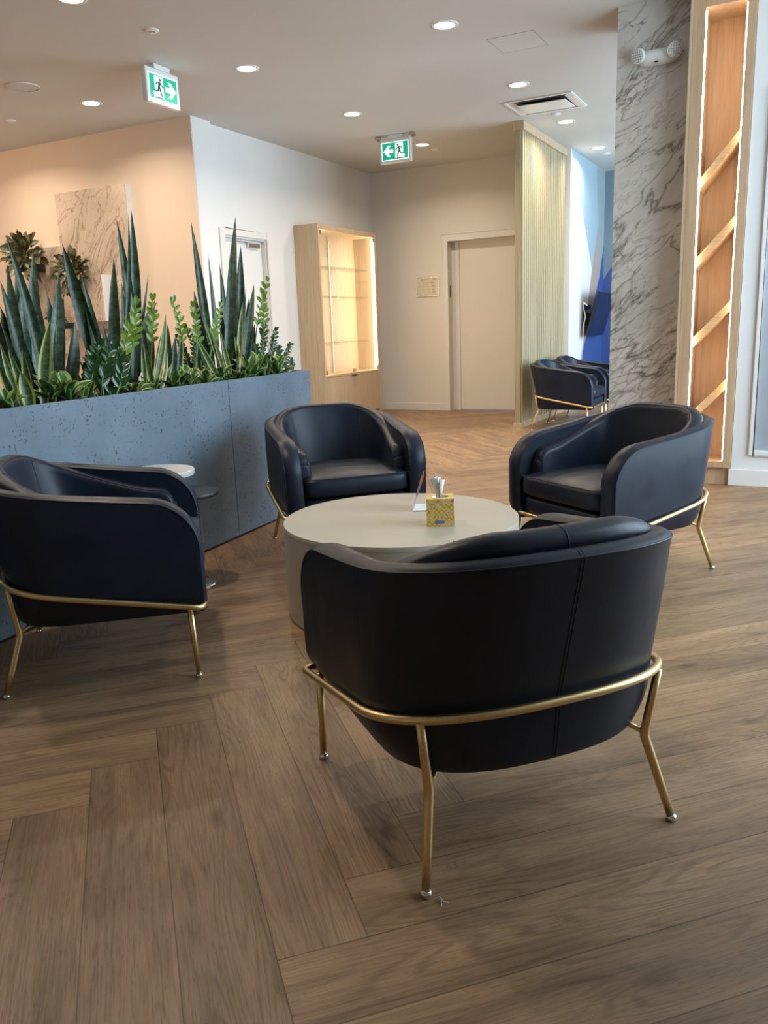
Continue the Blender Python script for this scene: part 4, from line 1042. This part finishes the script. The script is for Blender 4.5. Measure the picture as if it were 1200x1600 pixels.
zz('bright tall shoot at the right end of the planter before the cabinet', True, .2, [(418, 440, 398, 590), (411, 470, 400, 590)], 26, .065)
zz('dark glossy arching plant at the right end of the planter', False, .16, [(452, 540, 414, 585), (430, 518, 410, 585), (446, 560, 416, 585), (412, 515, 402, 588), (436, 545, 412, 585), (400, 545, 396, 588), (454, 565, 430, 582), (425, 560, 412, 585)], 27, .052)
def rosette(label, px, py, d, R, n, seed):
    r = random.Random(seed); q = at_px(px, py, d); base = Vector((q.x, q.y, ZS)); mb = MB()
    for i in range(n):
        a = 2 * PI * i / n + r.uniform(-.3, .3); el = r.uniform(.35, 1.25); l_ = R * r.uniform(.75, 1.15)
        dr = Vector((math.cos(a) * math.cos(el), math.sin(a) * math.cos(el), math.sin(el)))
        p0 = Vector((math.cos(a) * .01, math.sin(a) * .01, .0 + r.uniform(0, R * .5)))
        blade(mb, p0, p0 + dr * l_, l_ * .42, (0, 0, .10), r.uniform(-.2, .2), 'leaf', Vector((math.cos(a) * .1 + .2, math.sin(a) * .1 - .1, 1)), .15, 8)
    o = mb.build('rosette_plant', M('pep'), smooth=True); o.location = base
    tag(o, label, 'plant', 'low rosette plants along the planter rim')
ROS = [(12, 640, .07, .105, 'leftmost low rosette plant at the planter rim, under the yellow edged snake leaves'),
       (82, 628, .12, .12, 'low rosette plant right of the twisted yellow edged leaf'), (105, 622, .09, .13, 'low leafy rosette spilling over the rim left of the dark round leaved plant'),
       (130, 616, .13, .10, 'low rosette plant immediately left of the dark round leaved plant'),
       (208, 606, .09, .10, 'low rosette plant right of the dark round leaved plant'), (232, 600, .14, .10, 'low rosette plant at the foot of the middle yellow edged snake plant'),
       (272, 598, .09, .115, 'low rosette plant under the pair of bright shoots'), (295, 594, .09, .11, 'low pale edged rosette plant left of the panel joint'),
       (322, 592, .07, .105, 'low pale edged rosette plant directly left of the arching yellow edged leaves'), (340, 588, .14, .12, 'rosette plant just behind the planter rim at the panel joint'),
       (392, 584, .08, .13, 'low rosette plant right of the arching yellow edged leaves'), (408, 580, .09, .14, 'second rosette plant from the right end of the planter'),
       (432, 578, .09, .13, 'rosette plant closest to the right end of the planter'), (378, 588, .07, .09, 'small rosette plant in front of the upright dark snake plant')]
for i, (px, py, d, R, l) in enumerate(ROS): rosette(l, px, py, d, R, 17, 40 + i)

# ------------------------------------------------------------------ marble panels and small wall planters on the peach wall
def wall_panel(label, x0, x1, z0, z1, dep, base=.001):
    t_ = thing('marble_panel', label, 'wall panel', ((x0 + x1) / 2, 6.69, z0), 0, 'marble panels on the peach wall'); w_ = (x1 - x0) / 2
    B((-w_, -dep, 0), (w_, -dep + .012, z1 - z0)).build('marble_face', M('marblep'), t_)
    B((-w_, -dep + .012, 0), (w_, -base, z1 - z0)).build('side_body', M('paintw'), t_)
    return t_
wall_panel('tall marble slab on the peach wall, highest of the panels', -7.30, -6.30, 1.25, 2.675, .10)
wall_panel('marble slab left of the tall one, behind the left snake plants', -7.75, -7.305, 1.0, 2.15, .07)
wall_panel('small marble box projecting in front of the tall slab', -6.93, -6.60, 1.33, 1.80, .26, base=.101)
wall_panel('low marble slab under the projecting box, behind the plants', -7.0, -6.35, .60, 1.20, .12)
def foliage_clump(label, px, py, R, n, seed, Y=6.45, spread=(1, .5, 1)):
    r = random.Random(seed); q = on_plane(px, py, (0, Y, 0), (0, 1, 0)); t_ = thing('hanging_plant', label, 'plant', q, 0, 'leafy plants on the peach wall'); mb = MB(); sm_ = MB()
    for i in range(n):
        d = Vector((r.gauss(0, 1) * spread[0], r.gauss(0, 1) * spread[1], r.gauss(0, 1) * spread[2])).normalized(); rad = R * r.uniform(.1, 1)
        p = Vector((d.x * rad, d.y * rad * .7, d.z * rad)); l_ = R * r.uniform(.4, .62)
        dr = (d + Vector((0, -.3, -.2))).normalized()
        blade(mb, p, p + dr * l_, l_ * .55, (0, 0, .1), r.uniform(-.6, .6), 'leaf', Vector((r.uniform(-.6, .8), -1, r.uniform(-.3, .9))), .15, 6)
        if i % 4 == 0: sm_.tube([(0, .05, -R * .3), tuple(p * .5), tuple(p)], .004, 5)
    mb.build('foliage', M('fern'), t_, smooth=True); sm_.build('stem', M('stem'), t_)
    MB().box((-.07, -.01, -R * .75), (.07, 6.69 - Y - .001 - (.07 if px < 60 else .10), -R * .25)).build('bracket_pot', M('darkp'), t_)
foliage_clump('bushy leafy plant on the peach wall at the upper left', 38, 400, .22, 130, 61, 6.42)
foliage_clump('trailing leafy plant in front of the tall marble slab', 112, 425, .20, 130, 62, 6.40, (1, .5, 1.2))
foliage_clump('small low leafy plant glimpsed between the left snake leaves', 90, 500, .13, 45, 63, 6.42)

# unseen ceiling lamp and rail, added to wash the peach wall with warm light
t = thing('added_wash_light', 'slim unseen ceiling lamp added to wash the peach wall with warm light', 'ceiling light', (-7.9, 4.9, CZ))
B((-.6, -.02, -.03), (.6, .02, 0)).build('rail', M('whitep'), t)
ld = bpy.data.lights.new('added_wash_lamp', 'AREA'); ld.shape = 'RECTANGLE'; ld.size = 1.2; ld.size_y = .1; ld.energy = WASH_W; ld.color = WASH_C
lo = bpy.data.objects.new('added_wash_lamp', ld); COL.objects.link(lo); lo.parent = t; lo.location = (0, 0, -.05); lo.rotation_euler = (math.radians(48), 0, 0)

tag(MB().tube([at_floor for at_floor in [(-.610, 1.318, .002), (-.600, 1.325, .006), (-.588, 1.318, .003), (-.578, 1.322, .002)]], .0006, 5).tube([(-.597, 1.325, .004), (-.590, 1.312, .003), (-.586, 1.304, .002)], .0006, 5).build('lint_thread', M('tissue')), 'tiny pale wisp of lint on the floor at the foreground armchair foot', 'lint')
